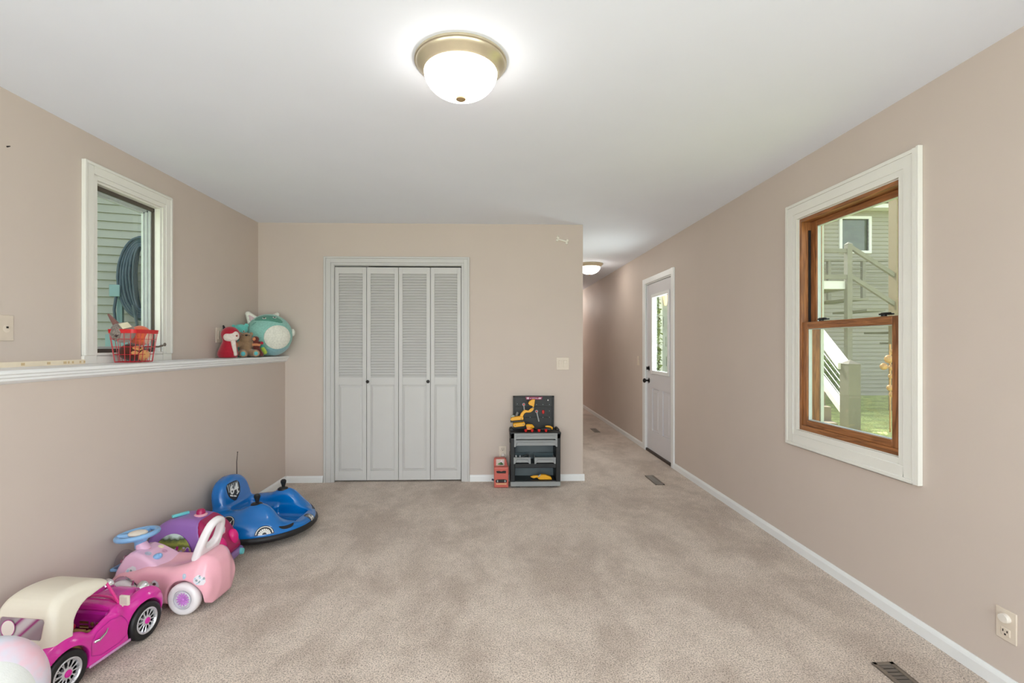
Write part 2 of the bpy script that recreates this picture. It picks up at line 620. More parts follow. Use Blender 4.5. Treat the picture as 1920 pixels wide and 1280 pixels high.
# upper sash (outer)
fv, fh = MB(), MB()
frame(fv, fh, ya, yb, 1.39, RW[3] - 0.024, 0.052, 0.04, 0.034, XR + 0.062, XR + 0.098)
us = fv.build('upper_sash', M_wood_v, w2, bevel=0.003)
fh.build('rail', M_wood_h, us, bevel=0.003)
g = MB()
frame(g, g, ya + 0.048, yb - 0.046, 1.426, RW[3] - 0.054, 0.007, 0.007, 0.006, XR + 0.070, XR + 0.09)
g.build('glazing_bead', M_alu, us, smooth=0)
MB().box(XR + 0.078, XR + 0.082, ya + 0.05, yb - 0.05, 1.428, RW[3] - 0.056).build('pane', M_glass, us, smooth=0)
MB().box(XR + 0.046, XR + 0.061, yb - 0.004, yb + 0.006, 1.43, 2.0).build('jamb_track', M_black, w2, smooth=0)
for yy in (2.33, 2.78):
    k = MB()
    k.cyl((XR + 0.030, yy, 1.432), (XR + 0.030, yy, 1.444), 0.013)
    k.box(XR + 0.018, XR + 0.058, yy - 0.030, yy + 0.02, 1.440, 1.448)
    k.box(XR + 0.012, XR + 0.026, yy - 0.05, yy + 0.0, 1.444, 1.451)
    k.build('sash_lock', M_black, w2, bevel=0.002)
# outer stop in pale vinyl
o_ = MB()
frame(o_, o_, RW[0] - 0.01, RW[1] + 0.01, RW[2] - 0.01, RW[3] + 0.01, 0.028, 0.03, 0.02, XR + 0.13, XR + 0.15)
o_.build('exterior_trim', mat('exterior_vinyl', (214, 222, 212), rough=0.5), w2, smooth=0)

# ---- entry door
mb = MB()
cw = 0.075
mb.box(XR - 0.018, XR, DW[0] - cw + 0.03, DW[0] + 0.02, 0, DW[3] + cw - 0.02).box(XR - 0.018, XR, DW[1] - 0.02, DW[1] + cw - 0.0, 0, DW[3] + cw - 0.02)
mb.box(XR - 0.018, XR, DW[0] + 0.02, DW[1] - 0.02, DW[3] - 0.008, DW[3] + cw - 0.02)
mb.box(XR, XR + 0.13, DW[0], DW[0] + 0.02, 0, DW[3]).box(XR, XR + 0.13, DW[1] - 0.02, DW[1], 0, DW[3]).box(XR, XR + 0.13, DW[0], DW[1], DW[3] - 0.02, DW[3])
struct(mb.build('trim_entry_door', M_white, bevel=0.003))
# slab with a window hole and two raised panels
GY0, GY1, GZ0, GZ1 = 5.16, 5.675, 0.98, 1.865
sx0, sx1 = XR + 0.012, XR + 0.056
dy0, dy1 = DW[0] + 0.022, DW[1] - 0.022
mb = MB()
mb.box(sx0, sx1, dy0, GY0, 0.03, 2.025).box(sx0, sx1, GY1, dy1, 0.03, 2.025).box(sx0, sx1, GY0, GY1, GZ1, 2.025)
P1, P2 = (5.135, 5.355), (5.475, 5.70)
pz0, pz1 = 0.27, 0.775
mb = MB()
mb.box(sx0, sx1, dy0, GY0, pz1, 2.025).box(sx0, sx1, GY1, dy1, pz1, 2.025).box(sx0, sx1, GY0, GY1, GZ1, 2.025).box(sx0, sx1, GY0, GY1, pz1, GZ0)
mb.box(sx0, sx1, dy0, dy1, 0.03, pz0).box(sx0, sx1, dy0, P1[0], pz0, pz1).box(sx0, sx1, P1[1], P2[0], pz0, pz1).box(sx0, sx1, P2[1], dy1, pz0, pz1)
M_door2 = mat('cool_white_door_paint', (216, 214, 218), rough=0.42, var=0.01, scale=6)
d2 = struct(mb.build('door_2', M_door2, smooth=0))
mb = MB()
for (a, b_) in (P1, P2):
    mb.box(sx0 + 0.016, sx1 - 0.01, a, b_, pz0, pz1)
    i0, i1 = 0.012, 0.042
    vs = [(sx0 + 0.015, y, z) for (y, z) in ((a + i0, pz0 + i0), (b_ - i0, pz0 + i0), (b_ - i0, pz1 - i0), (a + i0, pz1 - i0))]
    vs += [(sx0 + 0.002, y, z) for (y, z) in ((a + i1, pz0 + i1), (b_ - i1, pz0 + i1), (b_ - i1, pz1 - i1), (a + i1, pz1 - i1))]
    mb.add(vs, [(0, 1, 5, 4), (1, 2, 6, 5), (2, 3, 7, 6), (3, 0, 4, 7), (4, 5, 6, 7)])
mb.build('raised_panels', M_door2, d2, smooth=0)
mb = MB()
for (a, b_, c, d) in ((GY0 - 0.03, GY0 + 0.012, GZ0 - 0.03, GZ1 + 0.03), (GY1 - 0.012, GY1 + 0.03, GZ0 - 0.03, GZ1 + 0.03),
                      (GY0, GY1, GZ0 - 0.03, GZ0 + 0.012), (GY0, GY1, GZ1 - 0.012, GZ1 + 0.03)):
    mb.box(sx0 - 0.012, sx0 + 0.001, a, b_, c, d)
mb.build('lite_frame', M_white, d2, bevel=0.004)
MB().box(sx0 + 0.02, sx0 + 0.024, GY0, GY1, GZ0, GZ1).build('pane', M_glass, d2, smooth=0)
for zz, nm in ((0.86, 'door_knob'), (1.01, 'deadbolt')):
    yy = dy1 - 0.065
    k = MB()
    k.lathe([(0.032, 0), (0.033, 0.006), (0.026, 0.012), (0.012, 0.014)], 24, (sx0 + 0.0, yy, zz), axis='x')
    if nm == 'door_knob':
        k.lathe([(0.011, -0.045), (0.011, 0.0)], 16, (sx0, yy, zz), axis='x')
        k.ell((sx0 - 0.055, yy, zz), (0.020, 0.028, 0.028))
    else:
        k.box(sx0 - 0.03, sx0, yy - 0.005, yy + 0.005, zz - 0.018, zz + 0.018)
    o = k.build(nm, M_darkm, d2)
for zz in (0.25, 1.75):
    MB().box(XR - 0.004, XR + 0.012, dy0 - 0.012, dy0 + 0.008, zz, zz + 0.09).build('hinge', mat('satin_hinge', (170, 168, 164), rough=0.35, metal=0.8), d2, smooth=0)
struct(MB().box(XR - 0.006, XR + 0.13, DW[0] + 0.02, DW[1] - 0.02, 0.0, 0.028).build('trim_threshold', mat('dark_threshold', (58, 44, 36), rough=0.5), smooth=0))

# ---- closet: casing and four louvred leaves
mb = MB()
cw = 0.092
for (a, b_, t_) in ((0.0, 0.28, 0.012), (0.28, 0.78, 0.016), (0.78, 1.0, 0.020)):
    x0i, x1i, zt = CLO[0] - a * cw, CLO[1] + a * cw * 0.78, CLO[3] + a * 0.078
    x0o, x1o, zo = CLO[0] - b_ * cw, CLO[1] + b_ * cw * 0.78, CLO[3] + b_ * 0.078
    mb.box(x0o, x0i, YB - t_, YB, 0, zo).box(x1i, x1o, YB - t_, YB, 0, zo).box(x0i, x1i, YB - t_, YB, zt, zo)
mb.box(CLO[0] - 0.001, CLO[0] + 0.005, YB - 0.004, YB + 0.12, 0, CLO[3]).box(CLO[1] - 0.005, CLO[1] + 0.001, YB - 0.004, YB + 0.12, 0, CLO[3])
mb.box(CLO[0], CLO[1], YB - 0.004, YB + 0.12, CLO[3] - 0.006, CLO[3] + 0.001)
struct(mb.build('trim_closet', M_door, bevel=0.002))
d1 = bpy.data.objects.new('door_1', None)
COL.objects.link(d1)
d1.location = (-0.875, YB + 0.02, 0)
struct(d1)


def leaf(xa, xb, ztop):
    m_ = MB()
    w = xb - xa
    st = 0.036
    yf, yk = -0.014, 0.014
    m_.box(xa, xa + st, yf, yk, 0.015, ztop).box(xb - st, xb, yf, yk, 0.015, ztop)
    for (c, d) in ((0.015, 0.105), (0.915, 0.985), (1.965, ztop)):
        m_.box(xa + st, xb - st, yf, yk, c, d)
    n = 38
    pitch = (1.965 - 0.985) / n
    rt = Matrix.Rotation(R(58), 3, 'X')
    for i in range(n):
        zc = 0.985 + (i + 0.5) * pitch
        m_.box(xa + st - 0.004, xb - st + 0.004, -0.0165, 0.0165, zc - 0.0028, zc + 0.0028, rot=rt)
    # lower raised panel
    m_.box(xa + st, xb - st, -0.004, 0.004, 0.105, 0.915)
    for (ins, yy) in ((0.0, None),):
        pass
    b0, b1, c0, c1 = xa + st + 0.022, xb - st - 0.022, 0.127, 0.893
    vs = [(xa + st + 0.004, -0.004, 0.109), (xb - st - 0.004, -0.004, 0.109), (xb - st - 0.004, -0.004, 0.911), (xa + st + 0.004, -0.004, 0.911),
          (b0, -0.012, c0), (b1, -0.012, c0), (b1, -0.012, c1), (b0, -0.012, c1)]
    m_.add(vs, [(0, 1, 5, 4), (1, 2, 6, 5), (2, 3, 7, 6), (3, 0, 4, 7), (4, 5, 6, 7)])
    o = m_.build('louvred_leaf', M_door, d1, smooth=0, weld=False)
    bv = o.modifiers.new('bevel', 'BEVEL')
    bv.width = 0.0012
    bv.segments = 1
    bv.limit_method = 'ANGLE'
    bv.angle_limit = R(60)
    return o


xs = [CLO[0] + 0.006, -1.172, -0.872, -0.571, CLO[1] - 0.007]
for i in range(4):
    lf = leaf(xs[i] + 0.002 + 0.875, xs[i + 1] - 0.002 + 0.875, 2.026)
    if i in (1, 2):
        kx = (xs[1] + 0.014 if i == 1 else xs[3] - 0.02) + 0.875
        k = MB()
        k.lathe([(0.006, 0), (0.006, 0.008), (0.0135, 0.014), (0.0155, 0.021), (0.011, 0.027), (0.0, 0.028)], 20, (0, 0, 0), axis='z')
        vv = [(kx + v[0], -0.014 - v[2], 0.947 + v[1]) for v in k.v]
        k.v = vv
        k.build('knob', M_darkm, lf)
MB().box(CLO[0] + 0.006, CLO[1] - 0.006, 0.0 - 0.008, 0.016, 2.028, 2.038).build('track', mat('track_steel', (120, 120, 118), rough=0.4, metal=0.6), d1, smooth=0)

# ------------------------------------------------------------------ ceiling lights
M_nickel = mat('brushed_champagne_nickel', (206, 194, 168), rough=0.33, metal=0.75, var=0.03)
M_bowl = bpy.data.materials.new('frosted_bowl')
M_bowl.use_nodes = True
nt = M_bowl.node_tree
bb = nt.nodes['Principled BSDF']
bb.inputs['Base Color'].default_value = srgb(250, 244, 232)
bb.inputs['Roughness'].default_value = 0.35
bb.inputs['Emission Color'].default_value = (1.0, 0.955, 0.88, 1)
tc = nt.nodes.new('ShaderNodeTexCoord')
nz = nt.nodes.new('ShaderNodeTexNoise')
nz.inputs['Scale'].default_value = 9
nz.inputs['Detail'].default_value = 3
nt.links.new(tc.outputs['Object'], nz.inputs['Vector'])
mr = nt.nodes.new('ShaderNodeMapRange')
mr.inputs['To Min'].default_value = 9
mr.inputs['To Max'].default_value = 17
nt.links.new(nz.outputs[0], mr.inputs['Value'])
nt.links.new(mr.outputs[0], bb.inputs['Emission Strength'])


def bowl_material(lo, hi):
    m = M_bowl.copy()
    m.node_tree.nodes['Map Range'].inputs['To Min'].default_value = lo
    m.node_tree.nodes['Map Range'].inputs['To Max'].default_value = hi
    return m


def ceiling_light(loc, label, bowl=M_bowl):
    t_ = thing('ceiling_light', label, 'ceiling light', loc, 0, 'flush ceiling lights')
    MB().lathe([(0.10, 0), (0.183, 0), (0.186, -0.004), (0.186, -0.010), (0.181, -0.013), (0.179, -0.020), (0.172, -0.026), (0.158, -0.040), (0.150, -0.048),
                (0.146, -0.049), (0.146, -0.040), (0.10, -0.03)], 64).build('rim', M_nickel, t_)
    pr = [(0.1475, -0.047)]
    for i in range(1, 15):
        a = i / 14 * PI / 2
        pr.append((0.1475 * math.cos(a) if i < 14 else 0.0, -0.047 - 0.100 * math.sin(a) ** 1.0))
    MB().lathe(pr, 64).build('glass_bowl', bowl, t_, smooth=60)
    MB().lathe([(0.0, -0.162), (0.010, -0.161), (0.020, -0.155), (0.021, -0.149), (0.014, -0.144), (0.0, -0.143)], 24).build('finial', mat('satin_brass_finial', (196, 168, 128), rough=0.35, metal=0.7), t_)
    return t_


ceiling_light((-0.121, 1.95, HC), 'round flush ceiling light with a frosted glass bowl, lit, nearest the camera')
ceiling_light((1.40, 6.76, HC), 'flush ceiling light glowing in the hallway, partly hidden by the wall corner', bowl_material(10, 18))
light('hall_far_lamp', 'POINT', (1.40, 10.6, 2.2), 22, (1.0, 0.93, 0.85), shadow_soft_size=0.12)

# ------------------------------------------------------------------ electrical plates
def plate_mb(w, h, t_=0.006):
    return MB().box(-w / 2, w / 2, -t_, 0, -h / 2, h / 2)


def outlet(label, loc, rz, cap=None):
    t_ = thing('wall_outlet', label, 'outlet', loc, rz)
    plate_mb(0.072, 0.116).build('cover_plate', M_almond, t_, bevel=0.002)
    for zz, hid in ((0.026, cap == 'top'), (-0.026, cap == 'bottom')):
        if hid:
            m_ = MB()
            m_.lathe([(0.0195, 0), (0.020, 0.009), (0.017, 0.014), (0.0, 0.015)], 28, axis='z')
            m_.v = [(v[0], -0.006 - v[2], v[1] * 0.85 + zz) for v in m_.v]
            m_.build('safety_cap', mat('pale_cap', (228, 220, 210), rough=0.3), t_)
        else:
            so = MB().box(-0.0165, 0.0165, -0.0085, -0.004, zz - 0.0145, zz + 0.0145).build('socket', M_almond, t_, bevel=0.003)
            m_ = MB().box(-0.009, -0.006, -0.0094, -0.008, zz, zz + 0.009).box(0.006, 0.009, -0.0094, -0.008, zz, zz + 0.008)
            m_.box(-0.003, 0.003, -0.0094, -0.008, zz - 0.011, zz - 0.005)
            m_.build('slot', M_dark, so, smooth=0)
    return t_


outlet('almond wall outlet with a round cap over its upper socket, on the right wall', (XR, 1.735, 0.25), R(-90), 'top')
outlet('almond wall outlet above the small red toy case', (0.115, YB, 0.276), 0, 'bottom')
t_ = thing('light_switch', 'double rocker light switch on the wall above the toy workbench', 'light switch', (0.686, YB, 1.115))
plate_mb(0.121, 0.118).build('cover_plate', M_almond, t_, bevel=0.002)
for xx in (-0.024, 0.024):
    MB().box(xx - 0.0165, xx + 0.0165, -0.0085, -0.004, -0.033, 0.033).box(xx - 0.015, xx + 0.015, -0.0115, -0.008, 0.0, 0.031).build('rocker', M_almond, t_, bevel=0.0015)
t_ = thing('light_switch', 'single rocker light switch left of the entry door', 'light switch', (XR, 6.19, 1.09), R(-90))
plate_mb(0.075, 0.118).build('cover_plate', M_almond, t_, bevel=0.002)
MB().box(-0.0165, 0.0165, -0.0105, -0.004, -0.033, 0.033).build('rocker', M_almond, t_, bevel=0.0015)
t_ = thing('light_switch', 'rocker switch on the left wall above the ledge, next to the stuffed animals', 'light switch', (XL, 3.90, 1.37), R(90))
plate_mb(0.075, 0.118).build('cover_plate', M_almond, t_, bevel=0.002)
MB().box(-0.0165, 0.0165, -0.0115, -0.004, -0.033, 0.033).build('rocker', M_almond, t_, bevel=0.0015)
t_ = thing('wall_jack', 'almond plate with a round jack on the left wall, cut by the photo edge', 'wall jack', (XL, 2.19, 1.368), R(90))
plate_mb(0.114, 0.116).build('cover_plate', mat('wall_toned_plastic', (214, 199, 183), rough=0.4), t_, bevel=0.002)
for xx in (-0.024, 0.024):
    m_ = MB()
    m_.lathe([(0.017, 0), (0.017, 0.002), (0.013, 0.003), (0.0, 0.003)], 28)
    m_.v = [(v[0] + xx, -0.006 - v[2], v[1] - 0.004) for v in m_.v]
    rg = m_.build('jack', M_almond, t_)
    MB().box(xx - 0.004, xx + 0.004, -0.012, -0.008, -0.002, 0.007).build('hole', M_dark, rg, smooth=0)

# bone shaped bracket on the back wall
t_ = MB()
rt = Matrix.Rotation(R(16), 3, 'Y')
t_.tube([rt @ Vector((-0.042, -0.009, 0)), rt @ Vector((0.042, -0.009, 0))], 0.0085, 12)
for sx in (-1, 1):
    for sz in (-1, 1):
        t_.ell(rt @ Vector((sx * 0.047, -0.009, sz * 0.012)), (0.013, 0.009, 0.013), rot=rt)
for sx in (-1, 1):
    t_.tube([rt @ Vector((sx * 0.05, -0.009, -sx * 0.014 + 0.008)), rt @ Vector((sx * 0.054, -0.014, -sx * 0.026 + 0.006))], 0.006)
tag(t_.build('wall_hook', mat('white_plastic_hook', (236, 232, 220), rough=0.4), loc=(0.681, YB, 2.287)), 'small white bone-shaped bracket high on the back wall near the corner', 'wall hook')

# ------------------------------------------------------------------ floor vents
M_vent = mat('taupe_vent_metal', (128, 117, 106), rough=0.45, metal=0.35)


def floor_vent(label, cx, cy, w, l, rz=0):
    t_ = thing('floor_vent', label, 'floor vent', (cx, cy, 0.0), rz, 'floor vents')
    m_ = MB()
    e_ = 0.016
    for (a, b_, c, d) in ((-w / 2, -w / 2 + e_, -l / 2, l / 2), (w / 2 - e_, w / 2, -l / 2, l / 2), (-w / 2, w / 2, -l / 2, -l / 2 + e_), (-w / 2, w / 2, l / 2 - e_, l / 2)):
        m_.box(a, b_, c, d, 0.001, 0.007)
    m_.build('flange', M_vent, t_, bevel=0.0015)
    MB().box(-w / 2 + 0.004, w / 2 - 0.004, -l / 2 + 0.004, l / 2 - 0.004, 0.0005, 0.0015).build('duct', M_black, t_, smooth=0)
    m_ = MB()
    n = max(6, int(l / 0.022))
    for i in range(n):
        y = -l / 2 + e_ + (l - 2 * e_) * (i + 0.5) / n
        m_.box(-w / 2 + e_ - 0.002, w / 2 - e_ + 0.002, y - 0.0065, y + 0.0065, 0.0022, 0.0042, rot=Matrix.Rotation(R(14), 3, 'X'))
    m_.build('louvre', mat('vent_slat_metal', (120, 113, 106), rough=0.4, metal=0.5), t_, smooth=0)
    return t_


floor_vent('brown metal floor vent at the bottom right edge, nearest the camera', 1.585, 1.755, 0.085, 0.30)
floor_vent('brown metal floor vent in the carpet in front of the entry door', 1.563, 4.545, 0.085, 0.31)
floor_vent('brown metal floor vent farthest down the hallway', 1.58, 7.22, 0.085, 0.31)

# cream strip lying on the ledge against the wall
m_ = MB()
m_.box(XL + 0.001, XL + 0.016, 1.5, 2.62, LEDGE, LEDGE + 0.024)
for i, y in enumerate((2.27, 2.40, 2.49, 2.515, 2.54, 2.585, 2.61)):
    m_.cur = 1
    m_.box(XL + 0.0155, XL + 0.0165, y, y + (0.018 if i < 3 else 0.01), LEDGE + 0.006, LEDGE + 0.018)
tag(m_.build('wood_strip', [mat('cream_strip_paint', (238, 224, 200), rough=0.5), mat('tan_stain', (214, 188, 144), rough=0.6)], smooth=0), 'long cream strip with tan marks lying on the ledge against the left wall', 'wood strip')
m_ = MB().cyl((XL, 2.222, 2.185), (XL + 0.014, 2.222, 2.187), 0.0035, 0.002, 10)
tag(m_.build('nail', M_darkm), 'tiny dark nail in the upper left wall at the photo edge', 'nail')

# ================================================================== outdoors
def screen_mat():
    m = bpy.data.materials.new('insect_screen')
    m.use_nodes = True
    nt = m.node_tree
    nt.nodes.clear()
    out = nt.nodes.new('ShaderNodeOutputMaterial')
    tr = nt.nodes.new('ShaderNodeBsdfTransparent')
    df = nt.nodes.new('ShaderNodeBsdfDiffuse')
    df.inputs[0].default_value = (0.55, 0.58, 0.52, 1)
    mx = nt.nodes.new('ShaderNodeMixShader')
    mx.inputs[0].default_value = 0.13
    nt.links.new(tr.outputs[0], mx.inputs[1])
    nt.links.new(df.outputs[0], mx.inputs[2])
    nt.links.new(mx.outputs[0], out.inputs[0])
    return m


M_screen = screen_mat()
MB().box(XR + 0.118, XR + 0.119, RW[0] + 0.02, RW[1] - 0.02, RW[2] + 0.02, RW[3] - 0.02).build('insect_screen', M_screen, w2, smooth=0)


def grass_mat():
    m = bpy.data.materials.new('lawn_grass')
    m.use_nodes = True
    nt = m.node_tree
    b = nt.nodes['Principled BSDF']
    tc = nt.nodes.new('ShaderNodeTexCoord')
    cols = []
    for sc_, c0, c1 in ((60, (150, 172, 84), (232, 236, 160)), (3.0, (215, 215, 215), (255, 255, 255))):
        nz = nt.nodes.new('ShaderNodeTexNoise')
        nz.inputs['Scale'].default_value = sc_
        nz.inputs['Detail'].default_value = 5
        nt.links.new(tc.outputs['Object'], nz.inputs['Vector'])
        rp = nt.nodes.new('ShaderNodeValToRGB')
        rp.color_ramp.elements[0].position = 0.38
        rp.color_ramp.elements[1].position = 0.62
        rp.color_ramp.elements[0].color = srgb(*c0)
        rp.color_ramp.elements[1].color = srgb(*c1)
        nt.links.new(nz.outputs[0], rp.inputs[0])
        cols.append(rp.outputs[0])
    mx = nt.nodes.new('ShaderNodeMix')
    mx.data_type = 'RGBA'
    mx.blend_type = 'MULTIPLY'
    mx.inputs[0].default_value = 1
    nt.links.new(cols[0], mx.inputs[6])
    nt.links.new(cols[1], mx.inputs[7])
    nt.links.new(mx.outputs[2], b.inputs['Base Color'])
    b.inputs['Roughness'].default_value = 0.9
    return m


GZ = -0.04
lw = MB()
lw.box(XR + 0.14, 60, -25, 60, GZ - 0.3, GZ).box(-60, XL - 0.15, -25, 60, GZ - 0.3, GZ).box(XL - 0.15, XR + 0.14, -25, YR - 0.13, GZ - 0.3, GZ)
tag(lw.build('lawn', grass_mat(), smooth=0), 'sunlit green lawn seen through the right window', 'grass', kind='stuff')

M_side_g = mat('greige_siding', (164, 160, 146), rough=0.6, var=0.03, scale=3)
M_side_b = mat('pale_grey_green_siding', (148, 152, 144), rough=0.6, var=0.03, scale=3)
M_ext_white = mat('exterior_white', (238, 238, 236), rough=0.5)
M_treated = mat('weathered_deck_wood', (140, 136, 122), rough=0.75, var=0.1, scale=8)
M_painted = mat('white_stair_paint', (232, 226, 222), rough=0.55)


def siding(mb, x0, x1, z0, z1, pitch, y=0.0, holes=()):
    """lap siding in the plane y, facing -y"""
    z = z0
    while z < z1 - 1e-4:
        zt = min(z + pitch, z1)
        spans = [(x0, x1)]
        for (ha, hb, hc, hd) in holes:
            if z < hd and zt > hc:
                ns = []
                for (a, b_) in spans:
                    if hb <= a or ha >= b_:
                        ns.append((a, b_))
                    else:
                        if ha > a:
                            ns.append((a, ha))
                        if hb < b_:
                            ns.append((hb, b_))
                spans = ns
        for (a, b_) in spans:
            vs = [(a, y - 0.026, z), (b_, y - 0.026, z), (b_, y - 0.004, zt), (a, y - 0.004, zt), (a, y, z), (b_, y, z), (b_, y, zt), (a, y, zt)]
            mb.add(vs, [(0, 1, 2, 3), (0, 4, 5, 1), (4, 0, 3, 7), (1, 5, 6, 2), (3, 2, 6, 7)])
        z = zt


def at_px(px, py, Y):
    """a point of the plane y = Y seen at a pixel (survey of the photograph)"""
    cx = 920 + F_PX * math.tan(YAW)
    u = (px - cx) / F_PX
    v = (647 - py) / F_PX
    ca, sa = math.cos(YAW), math.sin(YAW)
    rx, ry = u * ca + sa, ca - u * sa
    t_ = Y / ry
    return Vector((rx * t_, Y, CAM_Z + v * t_))


# ---- house across the lawn
HY = 12.5
hs_ = thing('house', 'pale grey house with lap siding across the lawn, seen through the right window', 'house', (10, HY, 0))
a = at_px(1577, 470, HY)
b_ = at_px(1627, 411, HY)
wx0, wx1, wz0, wz1 = a.x - 10, b_.x - 10, a.z, b_.z
m_ = MB()
siding(m_, -5.6, 6, GZ, 4.86, 0.105, holes=[(wx0, wx1, wz0, wz1)])
m_.box(-5.6, 6, 0.0, 0.12, GZ, wz0).box(-5.6, 6, 0.0, 0.12, wz1, 4.9).box(-5.6, wx0, 0, 0.12, wz0, wz1).box(wx1, 6, 0, 0.12, wz0, wz1).box(-5.6, -5.5, 0, 6, GZ, 4.9).box(5.9, 6, 0, 6, GZ, 4.9)
m_.box(-5.6, 6, 6, 6.1, GZ, 4.9)
m_.build('siding', M_side_g, hs_, smooth=0)
m_ = MB()
for (p, q, r_, s_) in ((wx0 - 0.07, wx0, wz0 - 0.07, wz1 + 0.07), (wx1, wx1 + 0.07, wz0 - 0.07, wz1 + 0.07), (wx0, wx1, wz0 - 0.07, wz0), (wx0, wx1, wz1, wz1 + 0.07)):
    m_.box(p, q, -0.05, 0.03, r_, s_)
wf = m_.build('window', M_ext_white, hs_, smooth=0)
MB().box(wx0, wx1, 0.03, 0.05, wz0, wz1).build('pane', mat('painted_reflection_glass', (70, 84, 66), rough=0.06, spec=0.9, var=0.5, scale=4), wf, smooth=0)  # glossy pane; its mottled green colour paints a tree reflection
MB().box(-5.8, 6.2, -0.35, 0.0, 4.86, 4.90).box(-5.8, 6.2, -0.38, -0.35, 4.84, 5.02).build('eave', M_ext_white, hs_, smooth=0)
MB().add([(-5.9, -0.42, 5.0), (6.3, -0.42, 5.0), (6.3, 3, 6.4), (-5.9, 3, 6.4), (-5.9, 6.4, 5.0), (6.3, 6.4, 5.0), (-5.9, 6.4, 4.9), (6.3, 6.4, 4.9), (-5.9, -0.42, 4.95), (6.3, -0.42, 4.95)],
         [(0, 1, 2, 3), (3, 2, 5, 4), (8, 9, 1, 0), (4, 5, 7, 6), (8, 0, 3, 4, 6), (9, 7, 5, 2, 1), (8, 6, 7, 9)]).build('roof', mat('grey_shingles', (104, 98, 92), rough=0.9, var=0.2, scale=12), hs_, smooth=0)

# ---- raised deck with its stair
DY = 9.5
dk = thing('raised_deck', 'weathered raised wooden deck with railings in front of the neighbouring house', 'deck', (8.5, DY, 0))
off = Vector((8.5, DY, 0))
p_top = at_px(1587, 459, DY) - off
p_deck = at_px(1587, 540, DY) - off
pl = at_px(1515, 470, DY) - off
MB().box(-3.4, p_top.x + 0.05, 0, 2.9, p_deck.z - 0.03, p_deck.z + 0.01).build('deck_floor', M_treated, dk, smooth=0)
MB().box(-3.4, p_top.x + 0.06, -0.03, 0.01, p_deck.z - 0.02, p_deck.z + 0.14).build('rim_board', M_ext_white, dk, smooth=0)
for xx in (p_top.x, -3.3):
    MB().box(xx - 0.05, xx + 0.05, -0.1, 0.0, GZ, p_top.z).add([(xx - 0.055, -0.105, p_top.z), (xx + 0.055, -0.105, p_top.z), (xx + 0.055, 0.005, p_top.z), (xx - 0.055, 0.005, p_top.z), (xx, -0.05, p_top.z + 0.05)],
                                                                   [(0, 1, 4), (1, 2, 4), (2, 3, 4), (3, 0, 4), (0, 3, 2, 1)]).build('post', M_treated, dk, smooth=0)
for zz in (p_top.z - 0.13, p_deck.z + 0.22):
    MB().box(-3.4, p_top.x, -0.08, -0.03, zz - 0.04, zz + 0.04).build('rail', M_treated, dk, smooth=0)
# stair going down to the right, along the deck front
sl = math.tan(R(32))
run = p_deck.z / sl
x_s = p_top.x + 0.05
for dz in (0.80, 0.22):
    q0 = Vector((x_s, -0.05, p_deck.z + dz + 0.02))
    q1 = q0 + Vector((run, 0, -run * sl))
    MB().add([(q0.x, -0.08, q0.z - 0.05), (q0.x, -0.08, q0.z + 0.04), (q1.x, -0.08, q1.z + 0.04), (q1.x, -0.08, q1.z - 0.05),
              (q0.x, -0.02, q0.z - 0.05), (q0.x, -0.02, q0.z + 0.04), (q1.x, -0.02, q1.z + 0.04), (q1.x, -0.02, q1.z - 0.05)],
             [(0, 1, 2, 3), (7, 6, 5, 4), (0, 4, 5, 1), (1, 5, 6, 2), (2, 6, 7, 3), (3, 7, 4, 0)]).build('stair_rail', M_treated, dk, smooth=0)
m_ = MB()
n = 11
for i in range(n):
    x = x_s + run * i / n
    m_.box(x, x + run / n + 0.03, -0.02, 0.95, p_deck.z - (i + 1) * p_deck.z / n - 0.02, p_deck.z - (i + 1) * p_deck.z / n + 0.02)
m_.build('stair_treads', M_treated, dk, smooth=0)
MB().box(x_s + 1.05, x_s + 1.11, -0.08, -0.02, p_deck.z - 1.05 * sl, p_deck.z + 0.85 - 1.05 * sl).build('post', M_treated, dk, smooth=0)
p = at_px(1681, 500, DY) - off
MB().box(p.x - 0.10, p.x + 0.10, -0.12, 0.08, GZ, 5.0).build('reflection_post', mat('brown_reflection', (150, 134, 106), rough=0.7, var=0.08), dk, smooth=0)  # added upright standing in for a brown reflection in the window glass
m_ = MB()
for i in range(9):
    z = 2.99 - 0.06 * i
    m_.tube([(p_top.x + 0.1, HY - DY - 0.4, z + 0.3), (p.x + 2, HY - DY - 0.4, z + 0.3)], 0.006, 6)
for i in range(4):
    xx = p_top.x + 0.6 + i * 0.9
    m_.box(xx - 0.04, xx + 0.04, HY - DY - 0.44, HY - DY - 0.36, p_deck.z, p_deck.z + 1.0)
m_.box(p_top.x, p.x + 2, HY - DY - 0.46, HY - DY - 0.34, p_deck.z + 1.0, p_deck.z + 1.05)
m_.build('rear_railing', M_treated, dk, smooth=0)

# ---- lower garden stair with white rails
P = at_px(1594, 760, 6.6)
st_ = thing('garden_stair', 'wooden garden stair with white handrails and cable infill, seen through the lower window pane', 'stair', (P.x, P.y, GZ))
off = Vector((P.x, P.y, GZ))
ztop = at_px(1594, 682, 6.6).z - GZ
m_ = MB().box(-0.085, 0.085, -0.085, 0.085, 0, ztop)
m_.add([(-0.09, -0.09, ztop), (0.09, -0.09, ztop), (0.09, 0.09, ztop), (-0.09, 0.09, ztop), (0, 0, ztop + 0.06)], [(0, 1, 4), (1, 2, 4), (2, 3, 4), (3, 0, 4), (0, 3, 2, 1)])
m_.build('newel_post', mat('newel_wood', (122, 116, 102), rough=0.75, var=0.08, scale=8), st_, smooth=0)
Yf = 7.9


